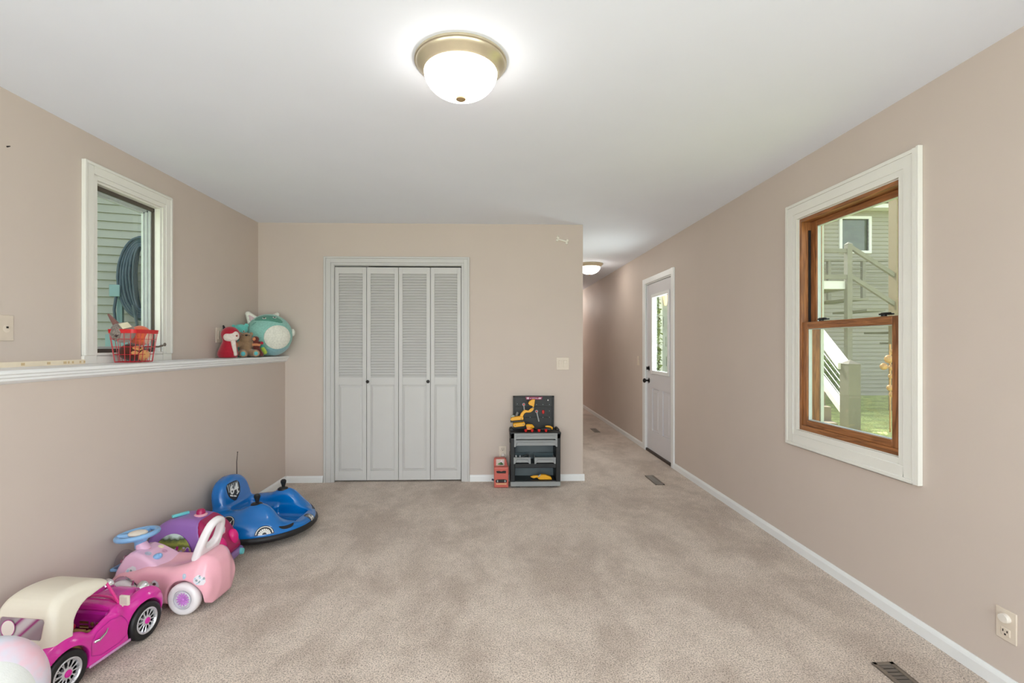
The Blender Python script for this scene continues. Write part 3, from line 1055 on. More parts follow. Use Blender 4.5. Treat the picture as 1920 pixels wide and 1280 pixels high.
def rail_between(pa, pb, h, w, name, m):
    """sloping board from pa to pb (points at its top edge)"""
    d = (pb - pa)
    side = Vector((d.y, -d.x, 0)).normalized() * (w / 2)
    dn = Vector((0, 0, -h))
    vs = [pa + side, pa - side, pa - side + dn, pa + side + dn, pb + side, pb - side, pb - side + dn, pb + side + dn]
    MB().add(vs, [(0, 1, 2, 3), (7, 6, 5, 4), (0, 4, 5, 1), (1, 5, 6, 2), (2, 6, 7, 3), (3, 7, 4, 0)]).build(name, m, st_, smooth=0)


def beyond(pa, pb, t_):
    return pa + (pb - pa) * t_


A0, A1 = at_px(1583, 680, 6.65) - off, at_px(1533, 615, Yf) - off
B0, B1 = at_px(1588, 768, 6.65) - off, at_px(1533, 696, Yf) - off
rail_between(A0, beyond(A0, A1, 1.8), 0.09, 0.15, 'hand_rail', M_painted)
rail_between(B0, beyond(B0, B1, 1.8), 0.10, 0.10, 'lower_rail', M_painted)
m_ = MB()
for i in range(1, 6):
    f_ = i / 6.0
    c0, c1 = A0.lerp(B0, f_) + Vector((0, 0, -0.06 * (1 - f_))), A1.lerp(B1, f_) + Vector((0, 0, -0.06 * (1 - f_)))
    m_.tube([c0, beyond(c0, c1, 1.8)], 0.006, 6)
m_.build('cables', M_ext_white, st_, smooth=0)
d = (A1 - A0)
d.z = 0
d.normalize()
sd = Vector((-d.y, d.x, 0))
if sd.x > 0:
    sd = -sd
for i in range(5):
    c = d * (0.18 + 0.30 * i) + sd * 0.1
    z = 0.20 * (i + 1)
    vs = []
    for zz in (0.0, z):
        for (u, v) in ((0, 0), (0, 1.1), (0.30, 1.1), (0.30, 0)):
            q = c + d * u + sd * v
            vs.append((q.x, q.y, zz))
    MB().add(vs, [(3, 2, 1, 0), (4, 5, 6, 7), (0, 1, 5, 4), (1, 2, 6, 5), (2, 3, 7, 6), (3, 0, 4, 7)]).build('step', mat('grey_step_wood', (156, 144, 126), rough=0.8, var=0.1), st_, smooth=0)

# garden ornament on a stake at the right edge of the lower pane
G = at_px(1669, 745, 7.2)
m_ = MB().tube([(0, 0, 0), (0, 0, at_px(1669, 640, 7.2).z)], 0.012, 8)
for py_, dx, r_ in ((655, 0.04, 0.05), (668, -0.02, 0.07), (682, -0.1, 0.06), (684, 0.02, 0.05), (700, 0.01, 0.04), (722, 0.0, 0.055), (735, 0.03, 0.05)):
    m_.ell((dx, 0, at_px(1669, py_, 7.2).z), (r_, r_ * 0.6, r_ * 0.9), 12, 8)
tag(m_.build('garden_stake', mat('copper_ornament', (196, 150, 96), rough=0.35, metal=0.3, var=0.3, scale=30), loc=(G.x, G.y, GZ)), 'copper coloured garden ornament on a stake at the right edge of the lower pane', 'garden ornament')


# ---- leafy shrubs
def shrub(name, label, cat, loc, rx, rz, n, leaf, col, m_name):
    rnd = random.Random(n)
    mb = MB()
    for i in range(n):
        th, ph = rnd.uniform(0, 2 * PI), math.acos(rnd.uniform(-1, 1))
        rr = rnd.uniform(0.55, 1.0)
        c = Vector((rx * rr * math.sin(ph) * math.cos(th), rx * rr * math.sin(ph) * math.sin(th), rz * 1.15 + rz * rr * math.cos(ph)))
        q = Matrix.Rotation(rnd.uniform(0, 2 * PI), 3, 'Z') @ Matrix.Rotation(rnd.uniform(-1.2, 1.2), 3, 'X')
        l = leaf * rnd.uniform(0.7, 1.3)
        vs = [c + q @ Vector(v) for v in ((0, 0, 0), (l * 0.35, l * 0.5, l * 0.08), (0, l, 0), (-l * 0.35, l * 0.5, l * 0.08))]
        mb.add(vs, [(0, 1, 2, 3)])
    mb.tube([(0, 0, 0), (0, 0, rz)], rx * 0.08, 6)
    o = mb.build(name, mat(m_name, col, rough=0.6, var=0.25, scale=6), loc=loc, smooth=0, weld=False)
    tag(o, label, cat)
    return o


P = at_px(1538, 740, 11.2)
shrub('shrub', 'green leafy shrub behind the garden stair', 'shrub', (P.x, P.y, GZ), 0.50, 0.5, 900, 0.10, (130, 158, 82), 'shrub_leaves')
shrub('evergreen_shrub', 'narrow green shrub seen through the entry door glass', 'shrub', (2.235, 6.5, GZ + 0.02), 0.085, 1.0, 1200, 0.06, (150, 164, 116), 'evergreen_leaves')

# ---- wing of the house beyond the entry door, with shingles and a lantern
wg = thing('house_wing', 'grey shingled wall of the house wing seen through the entry door glass', 'house', (3.4, 7.0, 0))
m_ = MB().box(-1.3, -0.3, 0.0, 0.12, GZ, 3.0)
rnd = random.Random(3)
z, row = GZ, 0
while z < 2.95:
    x = -0.9 - (0.07 if row % 2 else 0)
    while x < -0.4:
        w = rnd.uniform(0.10, 0.17)
        m_.box(x + 0.003, min(x + w, -0.3) - 0.003, -0.018 - rnd.uniform(0, 0.006), 0, z + 0.004, z + 0.15)
        x += w
    z += 0.145
    row += 1
m_.build('shingles', mat('weathered_shingle', (176, 178, 176), rough=0.8, var=0.12, scale=9), wg, smooth=0)
MB().box(-0.94, -0.89, -0.05, 0.0, GZ, 3.0).build('corner_board', M_ext_white, wg, smooth=0)
t_ = thing('wall_lantern', 'small lit wall lantern on the shingled wall beyond the door glass', 'lantern', (2.545, 6.93, 1.98))
MB().lathe([(0.0, 0.10), (0.03, 0.06), (0.045, 0.05), (0.045, 0.04)], 6).box(-0.012, 0.012, 0, 0.06, 0.03, 0.055).build('cap', M_darkm, t_, smooth=0)
MB().lathe([(0.044, 0.04), (0.018, -0.11), (0, -0.112)], 6).build('lantern_glass', mat('lit_lantern_glass', (250, 224, 184), rough=0.4, emit=0.9, ecol=(255, 226, 186)), t_, smooth=0)

# ---- wing of the house seen through the left window, with a garden hose
ang = R(17)
lg = thing('neighbour_wing', 'pale green-grey lap-sided wall outside the left window', 'house', (-3.6, 5.25, 0), ang)
m_ = MB()
siding(m_, -5.0, 1.15, GZ, 5.6, 0.0875)
m_.box(-5.0, 1.15, 0, 0.12, GZ, 5.6)
m_.build('siding', M_side_b, lg, smooth=0)
MB().box(-5.0, 1.15, -0.5, 0.0, 3.22, 3.3).build('soffit', mat('soffit_vinyl', (150, 146, 132), rough=0.6), lg, smooth=0)

P = at_px(272, 540, 5.12)
t_ = thing('garden_hose', 'dark teal garden hose coiled on a reel hanging on the outside wall', 'garden hose', (P.x, P.y, 1.9), ang)
M_hose = mat('teal_hose', (46, 70, 84), rough=0.45, var=0.12)
m_ = MB()
rnd = random.Random(5)
for i in range(18):
    ry = 0.25 + 0.016 * (i % 6) - 0.01 * (i // 6)
    rx = 0.06 + 0.026 * (i % 6) + 0.006 * (i // 6)
    pts = []
    for k in range(36):
        th = 2 * PI * k / 36
        pts.append((rx * math.sin(th) + 0.02 * rnd.uniform(-0.1, 0.1), -0.05 - 0.028 * (i // 6) - 0.004 * (i % 2) + 0.01 * math.sin(th * 2 + i), 0.18 + ry * math.cos(th) - 0.1 * (1 - math.cos(th))))
    m_.tube(pts, 0.013, 8, closed=True)
m_.tube([(-0.2, -0.12, -0.05), (-0.22, -0.13, -0.25), (-0.21, -0.13, -0.38), (-0.14, -0.12, -0.52)], 0.014, 8)
m_.tube([(-0.05, -0.16, -0.2), (-0.02, -0.15, -0.4), (-0.08, -0.13, -0.6)], 0.014, 8)
m_.build('hose_coil', M_hose, t_)
MB().box(-0.26, -0.17, -0.14, -0.03, -0.12, 0.0).box(-0.30, -0.05, -0.12, 0.0, -0.66, -0.5).box(-0.22, -0.17, -0.08, -0.03, -0.52, -0.08).tube([(-0.18, -0.1, -0.52), (-0.12, -0.12, -0.44), (0.02, -0.1, -0.5)], 0.025).build('reel_bracket', mat('teal_plastic', (110, 146, 150), rough=0.4), t_, bevel=0.01)

# ================================================================== distance-field modelling for moulded toys
def _g(v):
    return np.asarray(v, float)


class S:
    """signed distance shape: f(P) with P an (n, 3) array"""

    def __init__(s, f):
        s.f = f

    def __call__(s, P):
        return s.f(P)

    def u(s, o, k=0.0):
        if k <= 0:
            return S(lambda P: np.minimum(s.f(P), o.f(P)))

        def f(P):
            a, b = s.f(P), o.f(P)
            h = np.maximum(k - np.abs(a - b), 0) / k
            return np.minimum(a, b) - h * h * k * 0.25
        return S(f)

    def sub(s, o, k=0.0):
        if k <= 0:
            return S(lambda P: np.maximum(s.f(P), -o.f(P)))

        def f(P):
            a, b = s.f(P), -o.f(P)
            h = np.maximum(k - np.abs(a - b), 0) / k
            return np.maximum(a, b) + h * h * k * 0.25
        return S(f)

    def n(s, o, k=0.0):
        return s.sub(S(lambda P: -o.f(P)), k)

    def mirror_y(s):
        def f(P):
            Q = P.copy()
            Q[:, 1] = np.abs(Q[:, 1])
            return s.f(Q)
        return S(f)

    def shell(s, t):
        return S(lambda P: np.abs(s.f(P) + t / 2) - t / 2)

    def at(s, loc=(0, 0, 0), rot=None):
        M = None if rot is None else np.array(rot)

        def f(P):
            Q = P - _g(loc)
            if M is not None:
                Q = Q @ M
            return s.f(Q)
        return S(f)


def s_ell(c, r):
    c, r = _g(c), _g(r)

    def f(P):
        q = (P - c) / r
        k0 = np.linalg.norm(q, axis=1)
        k1 = np.linalg.norm(q / r, axis=1) + 1e-9
        return k0 * (k0 - 1) / k1
    return S(f)


def s_box(x0, x1, y0, y1, z0, z1, r=0.0):
    c = _g([(x0 + x1) / 2, (y0 + y1) / 2, (z0 + z1) / 2])
    h = _g([(x1 - x0) / 2, (y1 - y0) / 2, (z1 - z0) / 2]) - r

    def f(P):
        q = np.abs(P - c) - h
        return np.linalg.norm(np.maximum(q, 0), axis=1) + np.minimum(q.max(1), 0) - r
    return S(f)


def s_cap(a, b, ra, rb=None):
    a, b = _g(a), _g(b)
    rb = ra if rb is None else rb

    def f(P):
        d = b - a
        t = np.clip(((P - a) @ d) / (d @ d), 0, 1)
        return np.linalg.norm(P - a - t[:, None] * d, axis=1) - (ra + (rb - ra) * t)
    return S(f)


def s_cyl(c, r, h, ax=2, rnd=0.0):
    """cylinder centred at c, half height h, axis 0/1/2"""
    c = _g(c)
    o = [i for i in range(3) if i != ax]

    def f(P):
        Q = P - c
        a = np.hypot(Q[:, o[0]], Q[:, o[1]]) - r + rnd
        b = np.abs(Q[:, ax]) - h + rnd
        return np.hypot(np.maximum(a, 0), np.maximum(b, 0)) + np.minimum(np.maximum(a, b), 0) - rnd
    return S(f)


def s_poly(poly, half, ax=1, off=0.0, rnd=0.0):
    """2D polygon (in the other two axes, in order) extruded +-half along ax; half may be a function of P"""
    pts = _g(poly)
    o = [i for i in range(3) if i != ax]

    def f(P):
        Q = P[:, o]
        d = np.full(len(Q), 1e9)
        s = np.ones(len(Q))
        n = len(pts)
        for i in range(n):
            a, b = pts[i], pts[i - 1]
            e = b - a
            w = Q - a
            t = np.clip((w @ e) / (e @ e + 1e-12), 0, 1)
            bb = w - t[:, None] * e
            d = np.minimum(d, (bb * bb).sum(1))
            c1 = Q[:, 1] >= a[1]
            c2 = Q[:, 1] < b[1]
            c3 = e[0] * w[:, 1] > e[1] * w[:, 0]
            al = (c1 & c2 & c3) | (~c1 & ~c2 & ~c3)
            s = np.where(al, -s, s)
        d2 = s * np.sqrt(d) + rnd
        hh = half(P) if callable(half) else half
        dy = np.abs(P[:, ax] - off) - hh + rnd
        return np.hypot(np.maximum(d2, 0), np.maximum(dy, 0)) + np.minimum(np.maximum(d2, dy), 0) - rnd
    return S(f)


def s_plane(n, d):
    """half space n.P < d"""
    n = _g(n)
    n = n / np.linalg.norm(n)
    return S(lambda P: P @ n - d)


def smooth_poly(pts, it=2):
    """Chaikin corner cutting of a closed polygon"""
    p = [tuple(q) for q in pts]
    for _ in range(it):
        q = []
        for i in range(len(p)):
            a, b = p[i], p[(i + 1) % len(p)]
            q.append((a[0] * .75 + b[0] * .25, a[1] * .75 + b[1] * .25))
            q.append((a[0] * .25 + b[0] * .75, a[1] * .25 + b[1] * .75))
        p = q
    return p


def mesh_sdf(shape, lo, hi, h):
    lo, hi = _g(lo), _g(hi)
    n = np.ceil((hi - lo) / h).astype(int) + 1
    ax = [lo[i] + np.arange(n[i]) * h for i in range(3)]
    X, Y, Z = np.meshgrid(*ax, indexing='ij')
    P = np.stack([X.ravel(), Y.ravel(), Z.ravel()], 1)
    V = np.empty(len(P))
    for i in range(0, len(P), 400000):
        V[i:i + 400000] = shape(P[i:i + 400000])
    V = V.reshape(n)
    neg = V < 0
    c = [(i, j, k) for i in (0, 1) for j in (0, 1) for k in (0, 1)]
    cnt = sum(neg[i:n[0] - 1 + i, j:n[1] - 1 + j, k:n[2] - 1 + k].astype(int) for (i, j, k) in c)
    act = (cnt > 0) & (cnt < 8)
    idx = -np.ones(act.shape, int)
    cells = np.argwhere(act)
    idx[act] = np.arange(len(cells))
    acc = np.zeros((len(cells), 3))
    num = np.zeros(len(cells))
    for a in range(8):
        for b in range(a + 1, 8):
            ca, cb = c[a], c[b]
            if sum(abs(p - q) for p, q in zip(ca, cb)) != 1:
                continue
            va = V[cells[:, 0] + ca[0], cells[:, 1] + ca[1], cells[:, 2] + ca[2]]
            vb = V[cells[:, 0] + cb[0], cells[:, 1] + cb[1], cells[:, 2] + cb[2]]
            m = (va < 0) != (vb < 0)
            t = va[m] / (va[m] - vb[m])
            pa = cells[m] + _g(ca)
            acc[m] += pa + t[:, None] * (_g(cb) - _g(ca))
            num[m] += 1
    verts = lo + acc / num[:, None] * h
    # one or two projection steps onto the surface
    e = h * 0.05
    for _ in range(2):
        v0 = shape(verts)
        g = np.stack([(shape(verts + _g(d)) - v0) / e for d in ((e, 0, 0), (0, e, 0), (0, 0, e))], 1)
        gg = (g * g).sum(1)
        stp = -(v0 / np.maximum(gg, 0.25))[:, None] * g
        ln = np.linalg.norm(stp, axis=1)
        stp *= np.minimum(1, h * 0.6 / np.maximum(ln, 1e-9))[:, None]
        verts = verts + stp
    faces = []
    for a in range(3):
        b, d = (a + 1) % 3, (a + 2) % 3
        sl0 = [slice(None)] * 3
        sl1 = [slice(None)] * 3
        sl0[a] = slice(0, n[a] - 1)
        sl1[a] = slice(1, n[a])
        A, B = neg[tuple(sl0)], neg[tuple(sl1)]
        ed = np.argwhere(A != B)
        ok = (ed[:, b] > 0) & (ed[:, d] > 0) & (ed[:, b] < n[b] - 1) & (ed[:, d] < n[d] - 1)
        ed = ed[ok]
        if not len(ed):
            continue
        q = []
        for (db, dd) in ((0, 0), (-1, 0), (-1, -1), (0, -1)):
            t = ed.copy()
            t[:, b] += db
            t[:, d] += dd
            q.append(idx[t[:, 0], t[:, 1], t[:, 2]])
        q = np.stack(q, 1)
        fl = A[ed[:, 0], ed[:, 1], ed[:, 2]]
        q[fl] = q[fl][:, ::-1]
        faces.append(q)
    return verts, np.concatenate(faces)


def sdf_obj(name, shape, lo, hi, h, m, parent=None, smooth=60, loc=None):
    v, f = mesh_sdf(shape, lo, hi, h)
    me = bpy.data.meshes.new(name)
    me.from_pydata(v.tolist(), [], f[:, ::-1].tolist())
    me.materials.append(m)
    me.shade_smooth()
    if smooth < 180:
        me.set_sharp_from_angle(angle=R(smooth))
    o = bpy.data.objects.new(name, me)
    COL.objects.link(o)
    if parent is not None:
        o.parent = parent
    if loc is not None:
        o.location = loc
    return o


# ------------------------------------------------------------------ decals draped on a surface
def bvh_of(*objs):
    vs, fs = [], []
    for o in objs:
        n = len(vs)
        vs += [v.co.copy() for v in o.data.vertices]
        fs += [tuple(i + n for i in p.vertices) for p in o.data.polygons]
    return BVHTree.FromPolygons(vs, fs)


def grid_fill(poly, step):
    """triangulated fill of 2D outline(s) with interior grid points"""
    from mathutils.geometry import delaunay_2d_cdt
    loops = poly if isinstance(poly[0][0], (tuple, list, Vector)) else [poly]
    vs, edges = [], []
    for lp in loops:
        q = []
        for i in range(len(lp)):
            a, b = Vector(lp[i][:2]), Vector(lp[(i + 1) % len(lp)][:2])
            k = max(1, int((b - a).length / step))
            q += [a.lerp(b, j / k) for j in range(k)]
        n = len(vs)
        vs += q
        edges += [(n + i, n + (i + 1) % len(q)) for i in range(len(q))]
    xs = [v.x for v in vs]
    ys = [v.y for v in vs]

    def inside(x, y):
        c = False
        for lp in loops:
            for i in range(len(lp)):
                x0, y0 = lp[i][0], lp[i][1]
                x1, y1 = lp[i - 1][0], lp[i - 1][1]
                if (y0 > y) != (y1 > y) and x < (x1 - x0) * (y - y0) / (y1 - y0) + x0:
                    c = not c
        return c
    y = min(ys) + step / 2
    while y < max(ys):
        x = min(xs) + step / 2
        while x < max(xs):
            if inside(x, y):
                vs.append(Vector((x, y)))
            x += step
        y += step
    r = delaunay_2d_cdt(vs, edges, [], 0, 1e-7)
    V, F = r[0], r[2]
    out = []
    for f in F:
        cx = sum(V[i].x for i in f) / len(f)
        cy = sum(V[i].y for i in f) / len(f)
        if inside(cx, cy):
            out.append(tuple(f))
    return V, out


def drape(mb, tree, V, F, org, ux, uy, off=0.0012, reach=0.2, wide=1.0):
    """project 2D fill (V, F) placed at org with axes ux, uy onto the surface along -(ux x uy)"""
    org, ux, uy = Vector(org), Vector(ux).normalized(), Vector(uy)
    nrm = ux.cross(uy).normalized()
    uy = nrm.cross(ux).normalized()
    n = len(mb.v)
    okv = []
    for v in V:
        p = org + ux * (v[0] * wide) + uy * v[1]
        hit = tree.ray_cast(p + nrm * reach, -nrm, reach * 2)
        if hit[0] is None:
            okv.append(False)
            mb.v.append(tuple(p))
        else:
            okv.append(True)
            q = hit[0] + nrm * off
            mb.v.append(tuple(q))
    for f in F:
        if all(okv[i] for i in f):
            zs = [Vector(mb.v[n + i]).dot(nrm) for i in f]
            if max(zs) - min(zs) < 0.03:
                mb.f.append(tuple(n + i for i in f))
                mb.mi.append(mb.cur)


_txt_cache = {}


def text_fill(s, size, bold=0.0, shear=0.0):
    key = (s, size, bold, shear)
    if key in _txt_cache:
        return _txt_cache[key]
    cu = bpy.data.curves.new('t', 'FONT')
    cu.body = s
    cu.size = size
    cu.align_x = 'CENTER'
    cu.align_y = 'CENTER'
    cu.offset = bold
    cu.shear = shear
    cu.resolution_u = 3
    o = bpy.data.objects.new('t', cu)
    COL.objects.link(o)
    bpy.context.view_layer.update()
    me = bpy.data.meshes.new_from_object(o.evaluated_get(bpy.context.evaluated_depsgraph_get()))
    bm = bmesh.new()
    bm.from_mesh(me)
    bmesh.ops.triangulate(bm, faces=bm.faces)
    V = [Vector((v.co.x, v.co.y)) for v in bm.verts]
    F = [tuple(v.index for v in f.verts) for f in bm.faces]
    bm.free()
    bpy.data.objects.remove(o)
    bpy.data.curves.remove(cu)
    bpy.data.meshes.remove(me)
    _txt_cache[key] = (V, F)
    return V, F


def circle(r, n=32, cx=0, cy=0, a0=0, a1=2 * PI):
    if a1 - a0 >= 2 * PI - 1e-6:
        return [(cx + r * math.cos(2 * PI * i / n), cy + r * math.sin(2 * PI * i / n)) for i in range(n)]
    return [(cx + r * math.cos(a0 + (a1 - a0) * i / n), cy + r * math.sin(a0 + (a1 - a0) * i / n)) for i in range(n + 1)]


# ================================================================== bumper car
M_blue = mat('glossy_blue_plastic', (0, 108, 186), rough=0.16, var=0.02, coat=0.5)
M_blk = mat('black_rubber', (22, 22, 24), rough=0.5)
M_dwhite = mat('decal_white', (232, 232, 228), rough=0.4)
M_dblack = mat('decal_black', (16, 20, 28), rough=0.4)
M_dgrey = mat('decal_grey', (150, 154, 156), rough=0.4)

bc = thing('bumper_car', 'blue ride-on bumper car with black rubber ring, joysticks and number 64 decals', 'bumper car', (-1.568, 3.355, 0.004), R(-4))
bc.scale = (1.07, 1.07, 1.03)
RB = 0.325


def bumper_body():
    hull = s_cyl((0, 0, 0.11), 0.298, 0.075, 2, 0.055)
    hull = hull.n(s_plane((0.25, 0, 1), 0.176), 0.05)
    hull = hull.u(s_cyl((0, 0, 0.075), 0.31, 0.022, 2, 0.015), 0.05)
    # side arms
    arm = s_ell((-0.02, 0.175, 0.10), (0.235, 0.105, 0.108)).u(s_ell((0.065, 0.165, 0.135), (0.105, 0.068, 0.112)), 0.04)
    hull = hull.u(arm.mirror_y(), 0.03)
    # cockpit
    well = s_box(-0.17, 0.19, -0.118, 0.118, 0.135, 0.6, 0.035).u(s_box(0.03, 0.245, -0.112, 0.112, 0.066, 0.6, 0.03), 0.015)
    well = well.u(s_box(0.16, 0.40, -0.105, 0.105, 0.116, 0.6, 0.02), 0.015)
    hull = hull.sub(well, 0.014)
    # high backrest, leaning back
    rot = Matrix.Rotation(R(-12), 3, 'Y')
    prof = smooth_poly([(-0.165, -0.10), (0.165, -0.10), (0.16, 0.10), (0.115, 0.185), (0.03, 0.215), (-0.03, 0.215), (-0.115, 0.185), (-0.16, 0.10)], 2)
    back = s_poly(prof, 0.042, ax=0, rnd=0.03).at((-0.195, 0, 0.165), rot)
    dish = s_ell((-0.118, 0, 0.25), (0.035, 0.125, 0.14))
    back = back.sub(dish, 0.03)
    hull = hull.u(back, 0.035)
    hull = hull.n(s_plane((0, 0, -1), -0.05))
    # headlight slots
    return hull


bb_o = sdf_obj('body', bumper_body(), (-0.34, -0.34, 0.03), (0.34, 0.34, 0.42), 0.0065, M_blue, bc)
ring = MB()
pr = []
for i in range(17):
    a = 2 * PI * i / 16
    pr.append((RB - 0.03 + 0.034 * math.cos(a) * (1.0 if abs(math.sin(a)) < 0.9 else 1.0), 0.062 + 0.026 * math.sin(a)))
ring.lathe([(p[0], p[1]) for p in pr], 72, caps=False)
ring.build('bumper_ring', M_blk, bc, smooth=50)
MB().lathe([(0.0, 0.012), (0.20, 0.012), (0.27, 0.030), (0.27, 0.062), (0.0, 0.062)], 48).build('chassis', mat('dark_underside', (26, 26, 28), rough=0.7), bc)
for (x, y) in ((0.17, 0.0), (-0.12, 0.16), (-0.12, -0.16)):
    MB().cyl((x, y - 0.012, 0.022), (x, y + 0.012, 0.022), 0.028, n=20).build('wheel', M_blk, bc, bevel=0.003)
for sy in (-1, 1):
    m_ = MB()
    y = sy * 0.160
    m_.lathe([(0.036, 0), (0.034, 0.010), (0.024, 0.018), (0.0, 0.020)], 28, (0.050, y, 0.232), sx=1.1, sy=0.8)
    jb = m_.build('joystick_base', M_black, bc)
    m_ = MB()
    m_.tube([(0.050, y, 0.235), (0.050, y, 0.262)], 0.008)
    m_.lathe([(0.010, 0.255), (0.013, 0.27), (0.018, 0.285), (0.018, 0.297), (0.010, 0.305), (0, 0.306)], 20, (0.050, y, 0.0))
    m_.build('joystick', M_black, jb)
m_ = MB().tube([(-0.235, 0.10, 0.18), (-0.238, 0.10, 0.44), (-0.232, 0.10, 0.505)], [0.0032, 0.0026, 0.002], 8)
m_.ell((-0.232, 0.10, 0.507), (0.004, 0.004, 0.004), 8, 6)
m_.build('antenna', mat('antenna_brown', (52, 34, 30), rough=0.5), bc)
# floor mat and seat trim in the cockpit
for sy in (-1, 1):
    a_ = R(36) * sy
    c = Vector((0.30 * math.cos(a_), 0.30 * math.sin(a_), 0.112))
    tx = Vector((-math.sin(a_), math.cos(a_), 0))
    n_ = Vector((math.cos(a_), math.sin(a_), 0.75))
    m_ = MB()
    cr = smooth_poly([(-0.052, 0.012), (-0.03, 0.006), (0.0, 0.002), (0.03, 0.006), (0.052, 0.012), (0.040, -0.008), (0.018, -0.018), (-0.018, -0.018), (-0.040, -0.008)], 1)
    V, F = grid_fill(cr, 0.008)
    drape(m_, bvh_of(bb_o), V, F, c, tx, n_.cross(tx), 0.002)
    m_.build('headlight_slot', M_black, bc, smooth=0)
tree = bvh_of(bb_o)


def shield(tree, org, ux, uy, s, parent, wide=1.0):
    out = smooth_poly([(-0.5, 0.55), (0, 0.62), (0.5, 0.55), (0.5, -0.15), (0.25, -0.5), (0, -0.68), (-0.25, -0.5), (-0.5, -0.15)], 1)
    m_ = MB()
    V, F = grid_fill([(x * s, y * s) for x, y in out], s * 0.12)
    drape(m_, tree, V, F, org, ux, uy, 0.001, wide=wide)
    d_ = m_.build('number_shield', M_dblack, parent, smooth=0)
    m_ = MB()
    for i in range(6):
        x = -0.42 + 0.145 * i
        V, F = grid_fill([(x * s, 0.02 * s), ((x + 0.09) * s, 0.02 * s), ((x + 0.09) * s, 0.52 * s), (x * s, 0.52 * s)], s * 0.1)
        drape(m_, tree, V, F, org, ux, uy, 0.0018, wide=wide)
    m_.build('shield_stripes', M_dgrey, d_, smooth=0)
    m_ = MB()
    V, F = text_fill('64', s * 0.66, 0.0015, 0.1)
    V = [Vector((v.x, v.y * 1.25 + 0.1 * s)) for v in V]
    drape(m_, tree, V, F, org, ux, uy, 0.0026, wide=wide)
    for (x0, x1, y0, y1) in ((-0.36, -0.14, -0.22, -0.34), (-0.10, 0.10, -0.36, -0.46), (0.14, 0.36, -0.34, -0.22)):
        V, F = grid_fill([(x0 * s, y0 * s), (x1 * s, y1 * s), (x1 * s, (y1 + 0.10) * s), (x0 * s, (y0 + 0.10) * s)], s * 0.1)
        drape(m_, tree, V, F, org, ux, uy, 0.0026, wide=wide)
    m_.build('shield_lettering', M_dwhite, d_, smooth=0)


shield(tree, (-0.12, -0.03, 0.29), (0, 1, 0), (-0.15, 0, 1), 0.10, bc, 1.35)
shield(tree, (0.296, 0.012, 0.090), (0.0, 1, 0), (-0.2, 0, 1), 0.048, bc, 1.25)
# round 64 on the side facing the camera
ux = Vector((0.97, 0.0, 0)).normalized()
for (org, ax, up) in (((-0.075, -0.27, 0.145), Vector((1, 0.12, 0)), Vector((0, 0.45, 1))), ((-0.075, 0.27, 0.145), Vector((-1, 0.12, 0)), Vector((0, -0.45, 1)))):
    m_ = MB()
    V, F = grid_fill(circle(0.056, 40), 0.008)
    drape(m_, tree, V, F, org, ax, up, 0.001)
    d_ = m_.build('number_roundel', M_dblack, bc, smooth=0)
    m_ = MB()
    V, F = grid_fill([circle(0.053, 40), circle(0.0505, 40)], 0.01)
    drape(m_, tree, V, F, org, ax, up, 0.0018)
    V, F = text_fill('64', 0.078, 0.0016, 0.12)
    V = [Vector((v.x, v.y * 1.15)) for v in V]
    drape(m_, tree, V, F, org, ax, up, 0.002)
    m_.build('roundel_number', M_dwhite, d_, smooth=0)
# half wheel decals on the lower hull
for a_ in (-60, 60, -140, 140):
    c = Vector((0.30 * math.cos(R(a_)), 0.30 * math.sin(R(a_)), 0.086))
    tx = Vector((-math.sin(R(a_)), math.cos(R(a_)), 0))
    n_ = Vector((math.cos(R(a_)), math.sin(R(a_)), 0.55))
    up = n_.cross(tx)
    m_ = MB()
    V, F = grid_fill(circle(0.052, 24, 0, 0, 0, PI), 0.007)
    drape(m_, tree, V, F, c, tx, up, 0.001)
    d_ = m_.build('wheel_decal', M_dblack, bc, smooth=0)
    m_ = MB()
    ringp = circle(0.048, 20, 0, 0, 0.12, PI - 0.12) + list(reversed(circle(0.043, 20, 0, 0, 0.12, PI - 0.12)))
    V, F = grid_fill(ringp, 0.008)
    drape(m_, tree, V, F, c, tx, up, 0.0018)
    for i in range(9):
        a = PI * (i + 0.5) / 9
        p, q = Vector((math.cos(a), math.sin(a))), Vector((-math.sin(a), math.cos(a)))
        pts = [p * 0.012 - q * 0.002, p * 0.034 - q * 0.0045, p * 0.034 + q * 0.0045, p * 0.012 + q * 0.002]
        V, F = grid_fill([tuple(x) for x in pts], 0.01)
        drape(m_, tree, V, F, c, tx, up, 0.0018)
    m_.build('wheel_decal_spokes', M_dwhite, d_, smooth=0)

# ================================================================== magenta doll car
M_mag = mat('glossy_magenta_plastic', (214, 40, 158), rough=0.2, var=0.02, coat=0.5)
M_mag2 = mat('violet_magenta_plastic', (176, 24, 140), rough=0.3, var=0.02)
M_cream = mat('cream_roof_plastic', (226, 217, 200), rough=0.35, var=0.015)
M_chrome = mat('chrome', (226, 226, 230), rough=0.16, metal=1.0)
M_rim = mat('silver_plastic_rim', (214, 214, 218), rough=0.25, metal=0.55)
M_tan = mat('tan_seat_plastic', (214, 176, 112), rough=0.4)
M_clear = glass_mat('clear_plastic', (0.93, 0.90, 0.92), 0.12)


